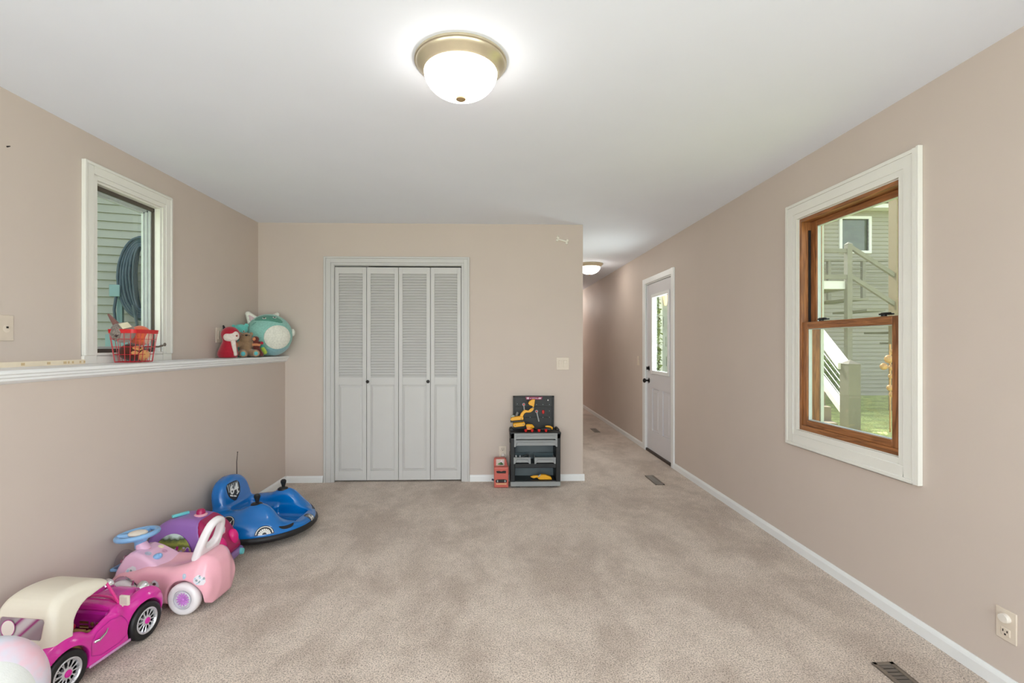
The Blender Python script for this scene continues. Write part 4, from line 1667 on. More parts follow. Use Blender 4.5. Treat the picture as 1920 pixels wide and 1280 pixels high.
def spoked_wheel(parent, x, y, z, r, w, sgn, tire_m, rim_m, hub_m, spokes=24, rim_r=0.62):
    m_ = MB()
    rim_r = 0.68
    pr = [(r * rim_r, -w / 2), (r * 0.92, -w / 2), (r * 0.985, -w * 0.36), (r, -w * 0.2), (r, w * 0.2), (r * 0.985, w * 0.36), (r * 0.92, w / 2), (r * 0.80, w * 0.52), (r * rim_r, w * 0.46), (r * rim_r, -w * 0.3)]
    m_.lathe(pr, 48, axis='z', caps=False)
    m_.lathe([(0.0, -w * 0.4), (r * rim_r + 0.001, -w * 0.4), (r * rim_r + 0.001, -w * 0.1), (0, -w * 0.1)], 32)
    m_.v = [(x + v[0], y + sgn * v[2], z + v[1]) for v in m_.v]
    t_ = m_.build('wheel', tire_m, parent, smooth=50)
    m_ = MB()
    m_.lathe([(r * (rim_r - 0.02), w * 0.3), (r * rim_r, w * 0.49), (r * (rim_r - 0.05), w * 0.53), (r * (rim_r - 0.11), w * 0.46), (r * (rim_r - 0.14), w * 0.2)], 48, caps=False)
    m_.lathe([(r * 0.26, w * 0.1), (r * 0.26, w * 0.42), (r * 0.20, w * 0.48), (0.0, w * 0.48)], 24)
    for i in range(spokes):
        a = 2 * PI * i / spokes
        b_ = a + (0.22 if i % 2 else -0.22)
        p = (math.cos(a) * r * 0.22, math.sin(a) * r * 0.22, w * 0.38)
        q = (math.cos(b_) * r * (rim_r - 0.1), math.sin(b_) * r * (rim_r - 0.1), w * 0.40)
        m_.tube([p, q], r * 0.026, 5, caps=False)
    m_.v = [(x + v[0], y + sgn * v[2], z + v[1]) for v in m_.v]
    rm = m_.build('rim', rim_m, t_, smooth=50)
    m_ = MB()
    m_.lathe([(r * 0.17, w * 0.46), (r * 0.16, w * 0.56), (r * 0.08, w * 0.62), (0.0, w * 0.62)], 20)
    m_.v = [(x + v[0], y + sgn * v[2], z + v[1]) for v in m_.v]
    m_.build('hub_cap', hub_m, t_)
    return t_


car = thing('doll_car', 'magenta vintage doll car with a cream hardtop roof and chrome spoked wheels', 'toy car', (-1.684, 1.9915, 0.0), R(82))
FXW, RXW, WR, WY = 0.185, -0.160, 0.079, -0.128


def roadster():
    # side bodies with flowing wings, profile in x-z
    side = smooth_poly([(-0.315, 0.05), (-0.06, 0.038), (0.09, 0.040), (0.245, 0.055), (0.285, 0.085), (0.282, 0.135), (0.255, 0.182), (0.20, 0.204), (0.13, 0.196),
                        (0.07, 0.208), (0.01, 0.192), (-0.065, 0.158), (-0.10, 0.180), (-0.17, 0.205), (-0.24, 0.188), (-0.305, 0.140), (-0.325, 0.09)], 2)
    half = lambda P: 0.142 - 0.012 * np.clip((P[:, 0] - 0.16) / 0.12, 0, 1) ** 2 - 0.03 * np.clip((P[:, 2] - 0.10) / 0.12, 0, 1) ** 2 - 0.012 * np.clip((-P[:, 0] - 0.22) / 0.1, 0, 1)
    b = s_poly(side, half, ax=1, rnd=0.012)
    # trough between the front wings, then the bonnet
    b = b.sub(s_poly([(0.12, 0.10), (0.34, 0.06), (0.34, 0.3), (0.12, 0.3)], 0.012, ax=1, off=0.085, rnd=0.008).mirror_y(), 0.03)
    hood = smooth_poly([(0.02, 0.10), (0.275, 0.08), (0.285, 0.12), (0.275, 0.172), (0.22, 0.196), (0.02, 0.218)], 2)
    hh = lambda P: 0.085 - 0.035 * np.clip((P[:, 0] - 0.02) / 0.26, 0, 1)
    b = b.u(s_poly(hood, hh, ax=1, rnd=0.025), 0.02)
    # cowl
    b = b.u(s_ell((0.055, 0, 0.175), (0.05, 0.135, 0.042)), 0.02)
    # rear wings
    b = b.u(s_ell((RXW, 0.118, 0.118), (0.115, 0.042, 0.092)).mirror_y(), 0.015)
    b = b.u(s_ell((FXW + 0.01, 0.112, 0.120), (0.105, 0.042, 0.092)).mirror_y(), 0.015)
    for x in (FXW, RXW):
        b = b.sub(s_cyl((x, 0.13, WR), 0.088, 0.052, 1, 0.006).mirror_y(), 0.006)
    # cockpit
    b = b.sub(s_box(-0.175, 0.045, -0.116, 0.116, 0.065, 0.4, 0.018), 0.006)
    return b


cb = sdf_obj('body', roadster(), (-0.345, -0.165, 0.02), (0.305, 0.165, 0.245), 0.0048, M_mag, car)


def roof():
    prof = smooth_poly([(-0.215, 0.150), (-0.105, 0.150), (-0.02, 0.16), (0.045, 0.290), (0.050, 0.325), (0.0, 0.350), (-0.07, 0.364), (-0.135, 0.362), (-0.185, 0.336), (-0.206, 0.25), (-0.218, 0.17)], 2)
    half = lambda P: 0.135 - 0.030 * np.clip((P[:, 2] - 0.22) / 0.14, 0, 1) ** 1.6
    o = s_poly(prof, half, ax=1, rnd=0.030)
    inner = S(lambda P: o(P) + 0.010)
    r_ = o.sub(inner)
    win2 = s_poly(smooth_poly([(-0.125, 0.10), (-0.128, 0.24), (-0.10, 0.285), (-0.05, 0.308), (0.13, 0.325), (0.3, 0.10)], 1), 0.5, ax=1)
    r_ = r_.sub(win2, 0.006)
    r_ = r_.n(s_plane((0, 0, -1), -0.178), 0.004)
    rw_ = s_box(-0.4, -0.16, -0.092, 0.092, 0.222, 0.292, 0.012)
    return r_.sub(rw_, 0.004)


rf = sdf_obj('roof', roof(), (-0.30, -0.15, 0.165), (0.11, 0.15, 0.39), 0.0048, M_cream, car)
# rear window pane with stripes, in the plane of the back face
m_ = MB()
m_.add([(-0.202, -0.096, 0.218), (-0.202, 0.096, 0.218), (-0.192, 0.096, 0.296), (-0.192, -0.096, 0.296)], [(0, 1, 2, 3)])
M_win = bpy.data.materials.new('striped_toy_window')
M_win.use_nodes = True
nt = M_win.node_tree
b = nt.nodes['Principled BSDF']
b.inputs['Roughness'].default_value = 0.15
tc = nt.nodes.new('ShaderNodeTexCoord')
wv = nt.nodes.new('ShaderNodeTexWave')
wv.wave_type = 'BANDS'
wv.bands_direction = 'DIAGONAL'
wv.inputs['Scale'].default_value = 3.2
wv.inputs['Phase Offset'].default_value = 1.0
rp = nt.nodes.new('ShaderNodeValToRGB')
rp.color_ramp.interpolation = 'EASE'
els = rp.color_ramp.elements
els[0].position = 0.0
els[0].color = srgb(150, 128, 138)
els[1].position = 1.0
els[1].color = srgb(206, 196, 198)
e1 = els.new(0.55)
e1.color = srgb(168, 158, 160)
e2 = els.new(0.75)
e2.color = srgb(150, 54, 116)
nt.links.new(tc.outputs['Object'], wv.inputs['Vector'])
nt.links.new(wv.outputs[0], rp.inputs[0])
nt.links.new(rp.outputs[0], b.inputs['Base Color'])
rwp = m_.build('rear_window', M_win, rf, smooth=0)
rwp.modifiers.new('s', 'SOLIDIFY').thickness = 0.002
m_ = MB()
c0 = Vector((-0.199, 0.05, 0.256))
uxx, uyy = Vector((0, -1, 0)), Vector((0.127, 0, 0.992)).normalized()
nn = uxx.cross(uyy)
vs = [c0 + uxx * p[0] + uyy * p[1] + nn * 0.003 for p in circle(0.030, 28)]
m_.add(vs, [tuple(range(28))])
stk = m_.build('round_label', mat('cream_label', (236, 226, 216), rough=0.5), car, smooth=0)
m_ = MB()
vs = [c0 + uxx * p[0] + uyy * p[1] + nn * 0.0032 for p in circle(0.030, 28)] + [c0 + uxx * p[0] + uyy * p[1] + nn * 0.0032 for p in circle(0.0275, 28)]
m_.add(vs, [(i, (i + 1) % 28, 28 + (i + 1) % 28, 28 + i) for i in range(28)])
m_.build('label_ring', M_mag2, stk, smooth=0)
# doors: seam panel with handle
tree = bvh_of(cb)
for sy in (-1, 1):
    door = smooth_poly([(-0.066, 0.062), (0.098, 0.062), (0.098, 0.12), (0.06, 0.176), (-0.066, 0.150)], 1)
    m_ = MB()
    poly_in = door
    out = []
    c = Vector((sum(p[0] for p in door) / len(door), sum(p[1] for p in door) / len(door)))
    for p in door:
        d_ = (Vector(p) - c)
        out.append(tuple(c + d_ * (1 + 0.0028 / max(d_.length, 1e-3))))
    V, F = grid_fill([out, [tuple(q) for q in door]], 0.008)
    if sy < 0:
        drape(m_, tree, V, F, (0, -0.2, 0), (1, 0, 0), (0, 0, 1), 0.0008, 0.25)
    else:
        V = [Vector((-v.x, v.y)) for v in V]
        drape(m_, tree, V, F, (0, 0.2, 0), (-1, 0, 0), (0, 0, 1), 0.0008, 0.25)
    dr = m_.build('door_seam', M_mag2, car, smooth=0)
    m_ = MB()
    y = sy * 0.141
    m_.tube([(-0.048, y, 0.128), (-0.040, y + sy * 0.010, 0.130), (-0.012, y + sy * 0.010, 0.142), (0.002, y + sy * 0.004, 0.152)], [0.006, 0.0055, 0.004, 0.002], 10)
    m_.ell((-0.048, y, 0.127), (0.007, 0.008, 0.006), 12, 8)
    m_.build('door_handle', M_chrome, dr)
    # sill strip
    MB().box(-0.07, 0.11, sy * 0.139 - 0.004, sy * 0.139 + 0.004, 0.036, 0.046).build('sill_strip', mat('lilac_sill', (206, 150, 196), rough=0.35), car, bevel=0.002)
    # mirrors
    m_ = MB()
    m_.tube([(0.088, sy * 0.118, 0.185), (0.090, sy * 0.130, 0.205)], 0.004, 8)
    m_.box(0.083, 0.093, sy * 0.134 - 0.021, sy * 0.134 + 0.021, 0.198, 0.238)
    mi = m_.build('wing_mirror', M_cream, car, bevel=0.006)
    MB().box(0.0815, 0.0835, sy * 0.134 - 0.016, sy * 0.134 + 0.016, 0.203, 0.233).build('mirror_glass', mat('pale_mirror', (214, 206, 190), rough=0.2), mi, smooth=0)
    # headlights
    m_ = MB()
    m_.lathe([(0.012, -0.03), (0.026, -0.012), (0.028, 0.0), (0.024, 0.006), (0.0, 0.010)], 28, axis='z')
    m_.v = [(0.232 + v[2], sy * 0.088 + v[0], 0.200 + v[1]) for v in m_.v]
    m_.build('headlight', M_chrome, car)
    for (x, nm) in ((FXW, 'w'), (RXW, 'w')):
        spoked_wheel(car, x, sy * 0.128, WR, WR, 0.044, sy, M_blk, M_rim, M_mag)
# windscreen frame and pane
fr_ = MB()
A = [(0.092, 0.106, 0.200), (0.040, 0.098, 0.312), (0.040, -0.098, 0.312), (0.092, -0.106, 0.200)]
fr_.tube([A[0], A[1]], 0.0055, 8).tube([A[2], A[3]], 0.0055, 8)
fr_.tube([A[3], (0.105, -0.06, 0.216), (0.108, 0, 0.220), (0.105, 0.06, 0.216), A[0]], 0.005, 8)
fr_.tube([A[1], A[2]], 0.005, 8)
ws = fr_.build('windscreen_frame', mat('pink_frame_plastic', (232, 70, 150), rough=0.3), car)
MB().add([(0.092, -0.104, 0.203), (0.092, 0.104, 0.203), (0.042, 0.096, 0.310), (0.042, -0.096, 0.310)], [(0, 1, 2, 3)]).build('windscreen', M_clear, ws, smooth=0)
# cabin
MB().box(0.026, 0.048, -0.114, 0.114, 0.126, 0.196).build('dashboard', M_mag2, car, bevel=0.008)
m_ = MB()
for y in (-0.075, -0.045):
    m_.lathe([(0.009, 0), (0.009, 0.003), (0, 0.004)], 16, axis='z')
k0 = len(m_.v) // 2
m_.v = [(0.0255 - v[2], (-0.078 if i < k0 else -0.052) + v[0], 0.150 + v[1]) for i, v in enumerate(m_.v)]
m_.box(0.022, 0.026, -0.035, 0.005, 0.150, 0.160).box(0.022, 0.026, -0.035, 0.005, 0.132, 0.144)
m_.build('dash_dials', M_chrome, car, smooth=0)
m_ = MB()
th = [2 * PI * i / 24 for i in range(24)]
m_.tube([(-0.012 + 0.010 * math.sin(a), 0.055 + 0.034 * math.cos(a), 0.168 + 0.033 * math.sin(a)) for a in th], 0.004, 8, closed=True)
m_.tube([(-0.012, 0.055, 0.168), (0.02, 0.055, 0.160)], 0.005, 8).tube([(-0.012, 0.022, 0.168), (-0.012, 0.088, 0.168)], 0.003, 6)
m_.build('steering_wheel', M_mag2, car)
for y in (-0.053, 0.053):
    m_ = MB().box(-0.12, -0.035, y - 0.047, y + 0.047, 0.068, 0.138)
    m_.box(-0.150, -0.125, y - 0.045, y + 0.045, 0.068, 0.20)
    m_.build('seat', M_tan, car, bevel=0.010, seg=3)
MB().box(-0.17, 0.04, -0.112, 0.112, 0.064, 0.070).build('cabin_floor', mat('yellow_tan_floor', (206, 166, 84), rough=0.45), car, smooth=0)
for y in (-0.060, 0.0, 0.060):
    MB().box(0.006, 0.024, y - 0.026, y + 0.026, 0.070, 0.128).build('footwell_panel', M_tan, car, bevel=0.004)
m_ = MB().tube([(-0.015, 0, 0.068), (-0.012, 0, 0.150)], 0.004, 8)
gl_ = m_.build('gear_lever', M_chrome, car)
m_ = MB().ell((-0.012, 0, 0.156), (0.011, 0.011, 0.010), 14, 10)
m_.build('lever_knob', mat('red_knob', (208, 28, 70), rough=0.3), gl_)
m_ = MB().box(0.268, 0.280, -0.135, 0.135, 0.064, 0.082)
m_.build('front_bumper', M_chrome, car, bevel=0.004)
m_ = MB().tube([(0.262, 0, 0.185), (0.268, 0, 0.205), (0.255, 0, 0.212)], [0.005, 0.004, 0.002], 8)
m_.build('bonnet_ornament', M_chrome, car)
m_ = MB()
for i in range(9):
    y = -0.032 + 0.008 * i
    m_.box(0.281, 0.289, y - 0.002, y + 0.002, 0.088, 0.165)
m_.build('grille', M_chrome, car, smooth=0)
MB().box(-0.338, -0.328, -0.12, 0.12, 0.066, 0.082).build('rear_bumper', M_chrome, car, bevel=0.004)

# ================================================================== pastel round plush at the photo corner
M_tie = bpy.data.materials.new('tie_dye_plush')
M_tie.use_nodes = True
nt = M_tie.node_tree
b = nt.nodes['Principled BSDF']
b.inputs['Roughness'].default_value = 0.9
b.inputs['Sheen Weight'].default_value = 0.3
tc = nt.nodes.new('ShaderNodeTexCoord')
nz = nt.nodes.new('ShaderNodeTexNoise')
nz.inputs['Scale'].default_value = 9
nz.inputs['Detail'].default_value = 3
rp = nt.nodes.new('ShaderNodeValToRGB')
for i, (p, c) in enumerate(((0.30, (226, 176, 188)), (0.43, (222, 190, 202)), (0.52, (210, 200, 212)), (0.60, (200, 206, 216)), (0.70, (224, 204, 208)))):
    e_ = rp.color_ramp.elements[i] if i < 2 else rp.color_ramp.elements.new(p)
    e_.position = p
    e_.color = srgb(*c)
nt.links.new(tc.outputs['Object'], nz.inputs['Vector'])
nt.links.new(nz.outputs[0], rp.inputs[0])
nt.links.new(rp.outputs[0], b.inputs['Base Color'])
pp = thing('round_plush', 'round pastel tie-dye plush with a white front at the bottom left corner', 'stuffed toy', (-1.572, 1.532, 0.0), R(-42))
sdf_obj('body', s_ell((0, 0, 0.188), (0.088, 0.152, 0.186)).n(s_plane((0, 0, -1), -0.004), 0.02), (-0.12, -0.17, -0.01), (0.12, 0.17, 0.39), 0.006, M_tie, pp)
sdf_obj('white_front', s_ell((0.030, -0.004, 0.180), (0.072, 0.128, 0.160)).n(s_plane((0, 0, -1), -0.004), 0.02), (-0.01, -0.14, -0.01), (0.13, 0.15, 0.36), 0.006,
        mat('white_plush', (214, 214, 210), rough=0.9, bump=0.3, bscale=300, sheen=0.3), pp)

# ================================================================== pink ride-on
M_pink = mat('glossy_pink_plastic', (240, 176, 190), rough=0.22, var=0.015, coat=0.4)
M_pink2 = mat('lilac_pink_plastic', (236, 188, 214), rough=0.25, var=0.015, coat=0.3)
M_sky = mat('sky_blue_plastic', (134, 180, 224), rough=0.28, var=0.02)
M_offw = mat('white_plastic', (236, 230, 232), rough=0.25, var=0.01)
M_hot = mat('hot_pink_plastic', (226, 30, 126), rough=0.25, var=0.02)
M_vio = mat('violet_plastic', (150, 106, 178), rough=0.3, var=0.02)
M_crim = mat('crimson_plastic', (166, 20, 84), rough=0.28, var=0.02)
M_aqua = mat('aqua_plastic', (112, 204, 208), rough=0.3)

pk = thing('ride_on_car', 'pink ride-on toy with a sky blue steering wheel and white loop backrest', 'ride-on toy', (-1.605, 2.475, 0.0), R(176))


def pink_body():
    side = smooth_poly([(-0.255, 0.028), (-0.272, 0.11), (-0.268, 0.19), (-0.248, 0.240), (-0.205, 0.262), (-0.165, 0.246), (-0.125, 0.215), (-0.05, 0.205), (0.03, 0.205), (0.075, 0.210),
                        (0.155, 0.172), (0.235, 0.140), (0.272, 0.10), (0.262, 0.045), (0.10, 0.032), (-0.03, 0.032), (-0.11, 0.055), (-0.18, 0.065), (-0.232, 0.055), (-0.245, 0.03)], 2)
    half = lambda P: 0.122 - 0.035 * np.clip((P[:, 0] - 0.10) / 0.17, 0, 1) ** 2 - 0.030 * np.clip((P[:, 2] - 0.13) / 0.12, 0, 1) ** 2 + 0.014 * np.exp(-((P[:, 0] + 0.15) / 0.10) ** 2) * np.clip(1.2 - P[:, 2] / 0.2, 0, 1) - 0.055 * np.clip((-P[:, 0] - 0.195) / 0.07, 0, 1.2) ** 2
    b = s_poly(side, half, ax=1, rnd=0.030)
    # waist
    b = b.sub(s_ell((0.005, 0.185, 0.13), (0.11, 0.055, 0.12)).mirror_y(), 0.05)
    # wings
    b = b.u(s_ell((-0.145, 0.09, 0.115), (0.115, 0.050, 0.10)).mirror_y(), 0.03)
    b = b.u(s_ell((0.165, 0.075, 0.10), (0.095, 0.045, 0.085)).mirror_y(), 0.03)
    # seat groove
    b = b.sub(s_ell((-0.035, 0, 0.262), (0.135, 0.075, 0.062)), 0.03)
    for x in (-0.145, 0.165):
        b = b.sub(s_cyl((x, 0.13, 0.076), 0.088, 0.05, 1, 0.006).mirror_y(), 0.01)
    b = b.sub(s_box(-0.24, 0.25, -0.08, 0.08, -0.05, 0.09, 0.03), 0.02)
    return b


pb = sdf_obj('body', pink_body(), (-0.28, -0.16, 0.015), (0.29, 0.16, 0.28), 0.0055, M_pink, pk)
# console in paler pink
cons = s_poly(smooth_poly([(0.005, 0.18), (0.030, 0.212), (0.135, 0.268), (0.185, 0.262), (0.228, 0.19), (0.248, 0.12), (0.16, 0.10), (0.05, 0.14)], 1), lambda P: 0.092 - 0.02 * np.clip((P[:, 2] - 0.18) / 0.1, 0, 1), ax=1, rnd=0.016)
cs = sdf_obj('console', cons, (-0.02, -0.11, 0.09), (0.27, 0.11, 0.30), 0.005, M_pink2, pk)
ctree = bvh_of(cs)
# dashboard stickers: soft coloured shapes
cols = [((230, 120, 140), 0.011, 0.045, 0.035), ((206, 150, 180), 0.013, 0.05, -0.03), ((240, 226, 190), 0.014, 0.085, -0.045), ((190, 190, 210), 0.015, 0.085, 0.04), ((216, 140, 150), 0.010, 0.115, 0.0)]
nrm_ax, nrm_up = Vector((0, 1, 0)), Vector((0.88, 0, 0.47))
for i, (c, r_, x, y) in enumerate(cols):
    m_ = MB()
    V, F = grid_fill(circle(r_, 18), 0.008)
    # console top slopes towards the seat, its normal points to -x and up
    drape(m_, ctree, V, F, Vector((0.025 + x * 0.88, y, 0.215 + x * 0.47)), Vector((0, -1, 0)), nrm_up, 0.0008)
    m_.build('console_sticker', mat('sticker_tone_%d' % i, c, rough=0.4, var=0.15, scale=60), cs, smooth=0)
m_ = MB()
m_.ell((0.062, 0.028, 0.232), (0.020, 0.022, 0.014), 20, 12).ell((0.050, 0.028, 0.239), (0.010, 0.009, 0.010), 14, 8)
m_.build('console_button', M_sky, cs)
m_ = MB().tube([(0.155, 0, 0.245), (0.172, 0, 0.285)], [0.034, 0.026], 28)
m_.build('steering_collar', M_pink2, pk)
m_ = MB().lathe([(0.024, 0), (0.026, 0.03), (0.040, 0.052), (0.030, 0.056), (0, 0.056)], 28, (0.175, 0, 0.262))
th = [2 * PI * i / 40 for i in range(40)]
m_.tube([(0.190 + 0.085 * math.cos(a), 0.085 * math.sin(a), 0.329 - 0.10 * 0.085 * math.cos(a)) for a in th], 0.0125, 14, closed=True)
for a in (0.5, 2.64, -1.57):
    m_.tube([(0.186, 0, 0.317), (0.190 + 0.082 * math.cos(a), 0.082 * math.sin(a), 0.329)], [0.018, 0.012], 10)
sw = m_.build('steering_wheel', M_sky, pk)
m_ = MB().ell((0.188, 0, 0.335), (0.044, 0.040, 0.012), 28, 12)
m_.build('horn_button', mat('cream_horn', (238, 228, 214), rough=0.35), sw)
# white loop backrest
out = smooth_poly([(-0.085, 0.0), (0.085, 0.0), (0.088, 0.10), (0.066, 0.20), (0.03, 0.232), (-0.03, 0.232), (-0.066, 0.20), (-0.088, 0.10)], 2)
hole = smooth_poly([(-0.046, 0.085), (0.046, 0.085), (0.048, 0.14), (0.032, 0.196), (0, 0.208), (-0.032, 0.196), (-0.048, 0.14)], 2)
hb = s_poly(out, 0.019, ax=0, rnd=0.014).sub(s_poly(hole, 0.5, ax=0), 0.012).at((-0.150, 0, 0.205), Matrix.Rotation(R(-20), 3, 'Y'))
sdf_obj('backrest', hb, (-0.30, -0.11, 0.18), (-0.10, 0.11, 0.46), 0.005, M_offw, pk)
# wheels: white with violet flower
M_flower = mat('violet_flower', (206, 130, 214), rough=0.35)
for sy in (-1, 1):
    for x in (-0.145, 0.165):
        r_ = 0.076
        m_ = MB()
        m_.lathe([(0, -0.02), (r_ * 0.9, -0.02), (r_, -0.012), (r_, 0.012), (r_ * 0.93, 0.022), (r_ * 0.80, 0.026), (r_ * 0.62, 0.022), (r_ * 0.58, 0.014), (0.0, 0.014)], 48)
        m_.v = [(x + v[0], sy * (0.118 + v[2]), r_ + v[1]) for v in m_.v]
        w_ = m_.build('wheel', M_offw, pk, smooth=45)
        m_ = MB()
        m_.lathe([(r_ * 0.53, 0.014), (r_ * 0.55, 0.022), (r_ * 0.50, 0.024), (r_ * 0.47, 0.016)], 40, caps=False)
        m_.v = [(x + v[0], sy * (0.118 + v[2]), r_ + v[1]) for v in m_.v]
        m_.build('hub_ring', mat('pale_silver_ring', (206, 204, 212), rough=0.3), w_)
        m_ = MB()
        for i in range(14):
            a = 2 * PI * i / 14
            m_.ell((r_ * 0.27 * math.cos(a), r_ * 0.27 * math.sin(a), 0.017), (r_ * 0.17, 0.0038, 0.003), 10, 6, rot=Matrix.Rotation(a, 3, 'Z'))
        m_.ell((0, 0, 0.018), (r_ * 0.12, r_ * 0.12, 0.004), 16, 8)
        m_.v = [(x + v[0], sy * (0.118 + v[2]), r_ + v[1]) for v in m_.v]
        m_.build('hub_flower', M_flower, w_)
# stickers on the flank and rear wing
ptree = bvh_of(pb)
rnd = random.Random(11)


def blob(r_, n=14, k=0.35, rn=rnd):
    ph = [rn.uniform(0, 2 * PI) for _ in range(3)]
    return [(r_ * (1 + k * 0.5 * math.sin(2 * a + ph[0]) + k * 0.3 * math.sin(3 * a + ph[1])) * math.cos(a), r_ * (1 + k * 0.5 * math.sin(2 * a + ph[0]) + k * 0.3 * math.sin(5 * a + ph[2])) * math.sin(a)) for a in [2 * PI * i / n for i in range(n)]]


def sticker(tree, parent, org, ux, uy, r_, mats_, n):
    """small printed floral patch: a pale ground and darker flecks"""
    m_ = MB()
    V, F = grid_fill(blob(r_), r_ * 0.3)
    drape(m_, tree, V, F, org, ux, uy, 0.0008)
    for i in range(n):
        m_.cur = 1 + i % (len(mats_) - 1)
        a, d_ = rnd.uniform(0, 2 * PI), rnd.uniform(0.1, 0.9) * r_
        q = Vector(org) + Vector(ux).normalized() * d_ * math.cos(a) + Vector(uy).normalized() * d_ * math.sin(a)
        V, F = grid_fill(blob(r_ * rnd.uniform(0.12, 0.24), 8), r_ * 0.3)
        drape(m_, tree, V, F, q, ux, uy, 0.0014 + 0.0001 * i)
    return m_.build('sticker', mats_, parent, smooth=0)


M_st_w = mat('sticker_white', (222, 214, 220), rough=0.4)
M_st_g = mat('sticker_grey', (138, 150, 152), rough=0.4)
M_st_b = mat('sticker_blue', (170, 196, 214), rough=0.4)
M_st_br = mat('sticker_brown', (88, 62, 56), rough=0.4)
M_st_tan = mat('sticker_tan', (204, 178, 160), rough=0.4)
sticker(ptree, pb, (-0.222, 0.13, 0.165), (-1, -0.5, 0), (0.25, 0, 1), 0.024, [M_st_w, M_st_g, M_st_b], 12)
sticker(ptree, pb, (-0.150, 0.13, 0.185), (-1, 0, 0), (0, 0, 1), 0.010, [M_st_b, M_st_w], 5)
sticker(ptree, pb, (0.020, 0.16, 0.115), (-1, 0, 0), (0, 0, 1), 0.034, [M_st_w, M_st_br, M_st_tan, M_st_br], 18)
sticker(ctree, cs, (0.15, 0.12, 0.175), (-1, 0, 0), (0, 0, 1), 0.030, [M_st_w, M_st_g, M_st_b], 12)
# small clear dome on a blue tray at the nose
m_ = MB().box(0.235, 0.30, -0.055, 0.035, 0.150, 0.166).tube([(0.30, -0.055, 0.158), (0.30, 0.035, 0.158)], 0.009, 10)
tr_ = m_.build('front_tray', M_sky, pk, bevel=0.005)
m_ = MB()
pr = [(0.048 * math.cos(i / 10 * PI / 2) if i < 10 else 0.0, 0.080 * math.sin(i / 10 * PI / 2)) for i in range(11)]
m_.lathe(pr, 32, (0.262, -0.01, 0.166))
m_.build('clear_dome', M_clear, tr_, smooth=60)
m_ = MB()
for (x, y, z, r_) in ((0.25, -0.02, 0.182, 0.012), (0.27, 0.0, 0.19, 0.010), (0.262, -0.012, 0.205, 0.011)):
    m_.ell((x, y, z), (r_, r_, r_), 12, 8)
m_.build('dome_figures', mat('tiny_red_blue_figures', (170, 90, 120), rough=0.4, var=0.5, scale=60), tr_)

# ================================================================== purple ambulance ride-on
am = thing('ride_on_car', 'purple and crimson ride-on toy with a domed roof between pink toy and bumper car', 'ride-on toy', (-1.705, 2.815, 0.0), R(2))
am.scale = (0.93, 0.95, 1.0)


def amb():
    prof = smooth_poly([(-0.222, 0.075), (0.19, 0.075), (0.222, 0.085), (0.215, 0.12), (0.165, 0.215), (0.115, 0.285), (0.05, 0.312), (-0.08, 0.318), (-0.16, 0.290), (-0.21, 0.21), (-0.225, 0.12)], 2)
    half = lambda P: 0.135 - 0.045 * np.clip((P[:, 2] - 0.16) / 0.16, 0, 1) ** 2
    return s_poly(prof, half, ax=1, rnd=0.03)


AM = amb()
ab = sdf_obj('body', AM.n(s_plane((1, 0, 0.3), 0.155)), (-0.24, -0.15, 0.06), (0.24, 0.15, 0.33), 0.006, M_vio, am)
ac = sdf_obj('front_hood', AM.n(s_plane((-1, 0, -0.3), -0.153)), (0.02, -0.15, 0.06), (0.24, 0.15, 0.33), 0.006, M_crim, am)
atree = bvh_of(ab)
# arched picture panel
arch = [(-0.108, 0.0), (0.108, 0.0)] + [(0.108 * math.cos(a), 0.0 + 0.118 * math.sin(a)) for a in [PI * i / 20 for i in range(1, 20)]]
m_ = MB()
V, F = grid_fill([(p[0] * 1.09, (p[1] - 0.04) * 1.1 + 0.036) for p in arch], 0.012)
drape(m_, atree, V, F, (-0.05, -0.15, 0.128), (1, 0, 0), (0, 0, 1), 0.0015)
ap = m_.build('window_surround', mat('deep_violet_plastic', (120, 62, 150), rough=0.3), am, smooth=0)
M_pic = bpy.data.materials.new('garden_scene_print')
M_pic.use_nodes = True
nt = M_pic.node_tree
b = nt.nodes['Principled BSDF']
b.inputs['Roughness'].default_value = 0.35
tc = nt.nodes.new('ShaderNodeTexCoord')
sp = nt.nodes.new('ShaderNodeSeparateXYZ')
nt.links.new(tc.outputs['Object'], sp.inputs[0])
nz = nt.nodes.new('ShaderNodeTexNoise')
nz.inputs['Scale'].default_value = 26
nz.inputs['Detail'].default_value = 3
nt.links.new(tc.outputs['Object'], nz.inputs['Vector'])
ma = nt.nodes.new('ShaderNodeMath')
ma.operation = 'MULTIPLY_ADD'
ma.inputs[1].default_value = 0.05
nt.links.new(nz.outputs[0], ma.inputs[0])
nt.links.new(sp.outputs['Z'], ma.inputs[2])
mr = nt.nodes.new('ShaderNodeMapRange')
mr.inputs['From Min'].default_value = 0.150
mr.inputs['From Max'].default_value = 0.270
nt.links.new(ma.outputs[0], mr.inputs['Value'])
rp = nt.nodes.new('ShaderNodeValToRGB')
for i, (p, c) in enumerate(((0.0, (196, 168, 128)), (0.30, (204, 178, 136)), (0.38, (150, 170, 60)), (0.50, (110, 116, 66)), (0.62, (168, 176, 84)), (0.80, (70, 84, 54)), (0.95, (206, 222, 214)))):
    e_ = rp.color_ramp.elements[i] if i < 2 else rp.color_ramp.elements.new(p)
    e_.position = p
    e_.color = srgb(*c)
nt.links.new(mr.outputs[0], rp.inputs[0])
nt.links.new(rp.outputs[0], b.inputs['Base Color'])
m_ = MB()
V, F = grid_fill(arch, 0.012)
drape(m_, atree, V, F, (-0.05, -0.15, 0.132), (1, 0, 0), (0, 0, 1), 0.003)
pic = m_.build('picture_panel', M_pic, am, smooth=0)
m_ = MB()
rnd = random.Random(4)
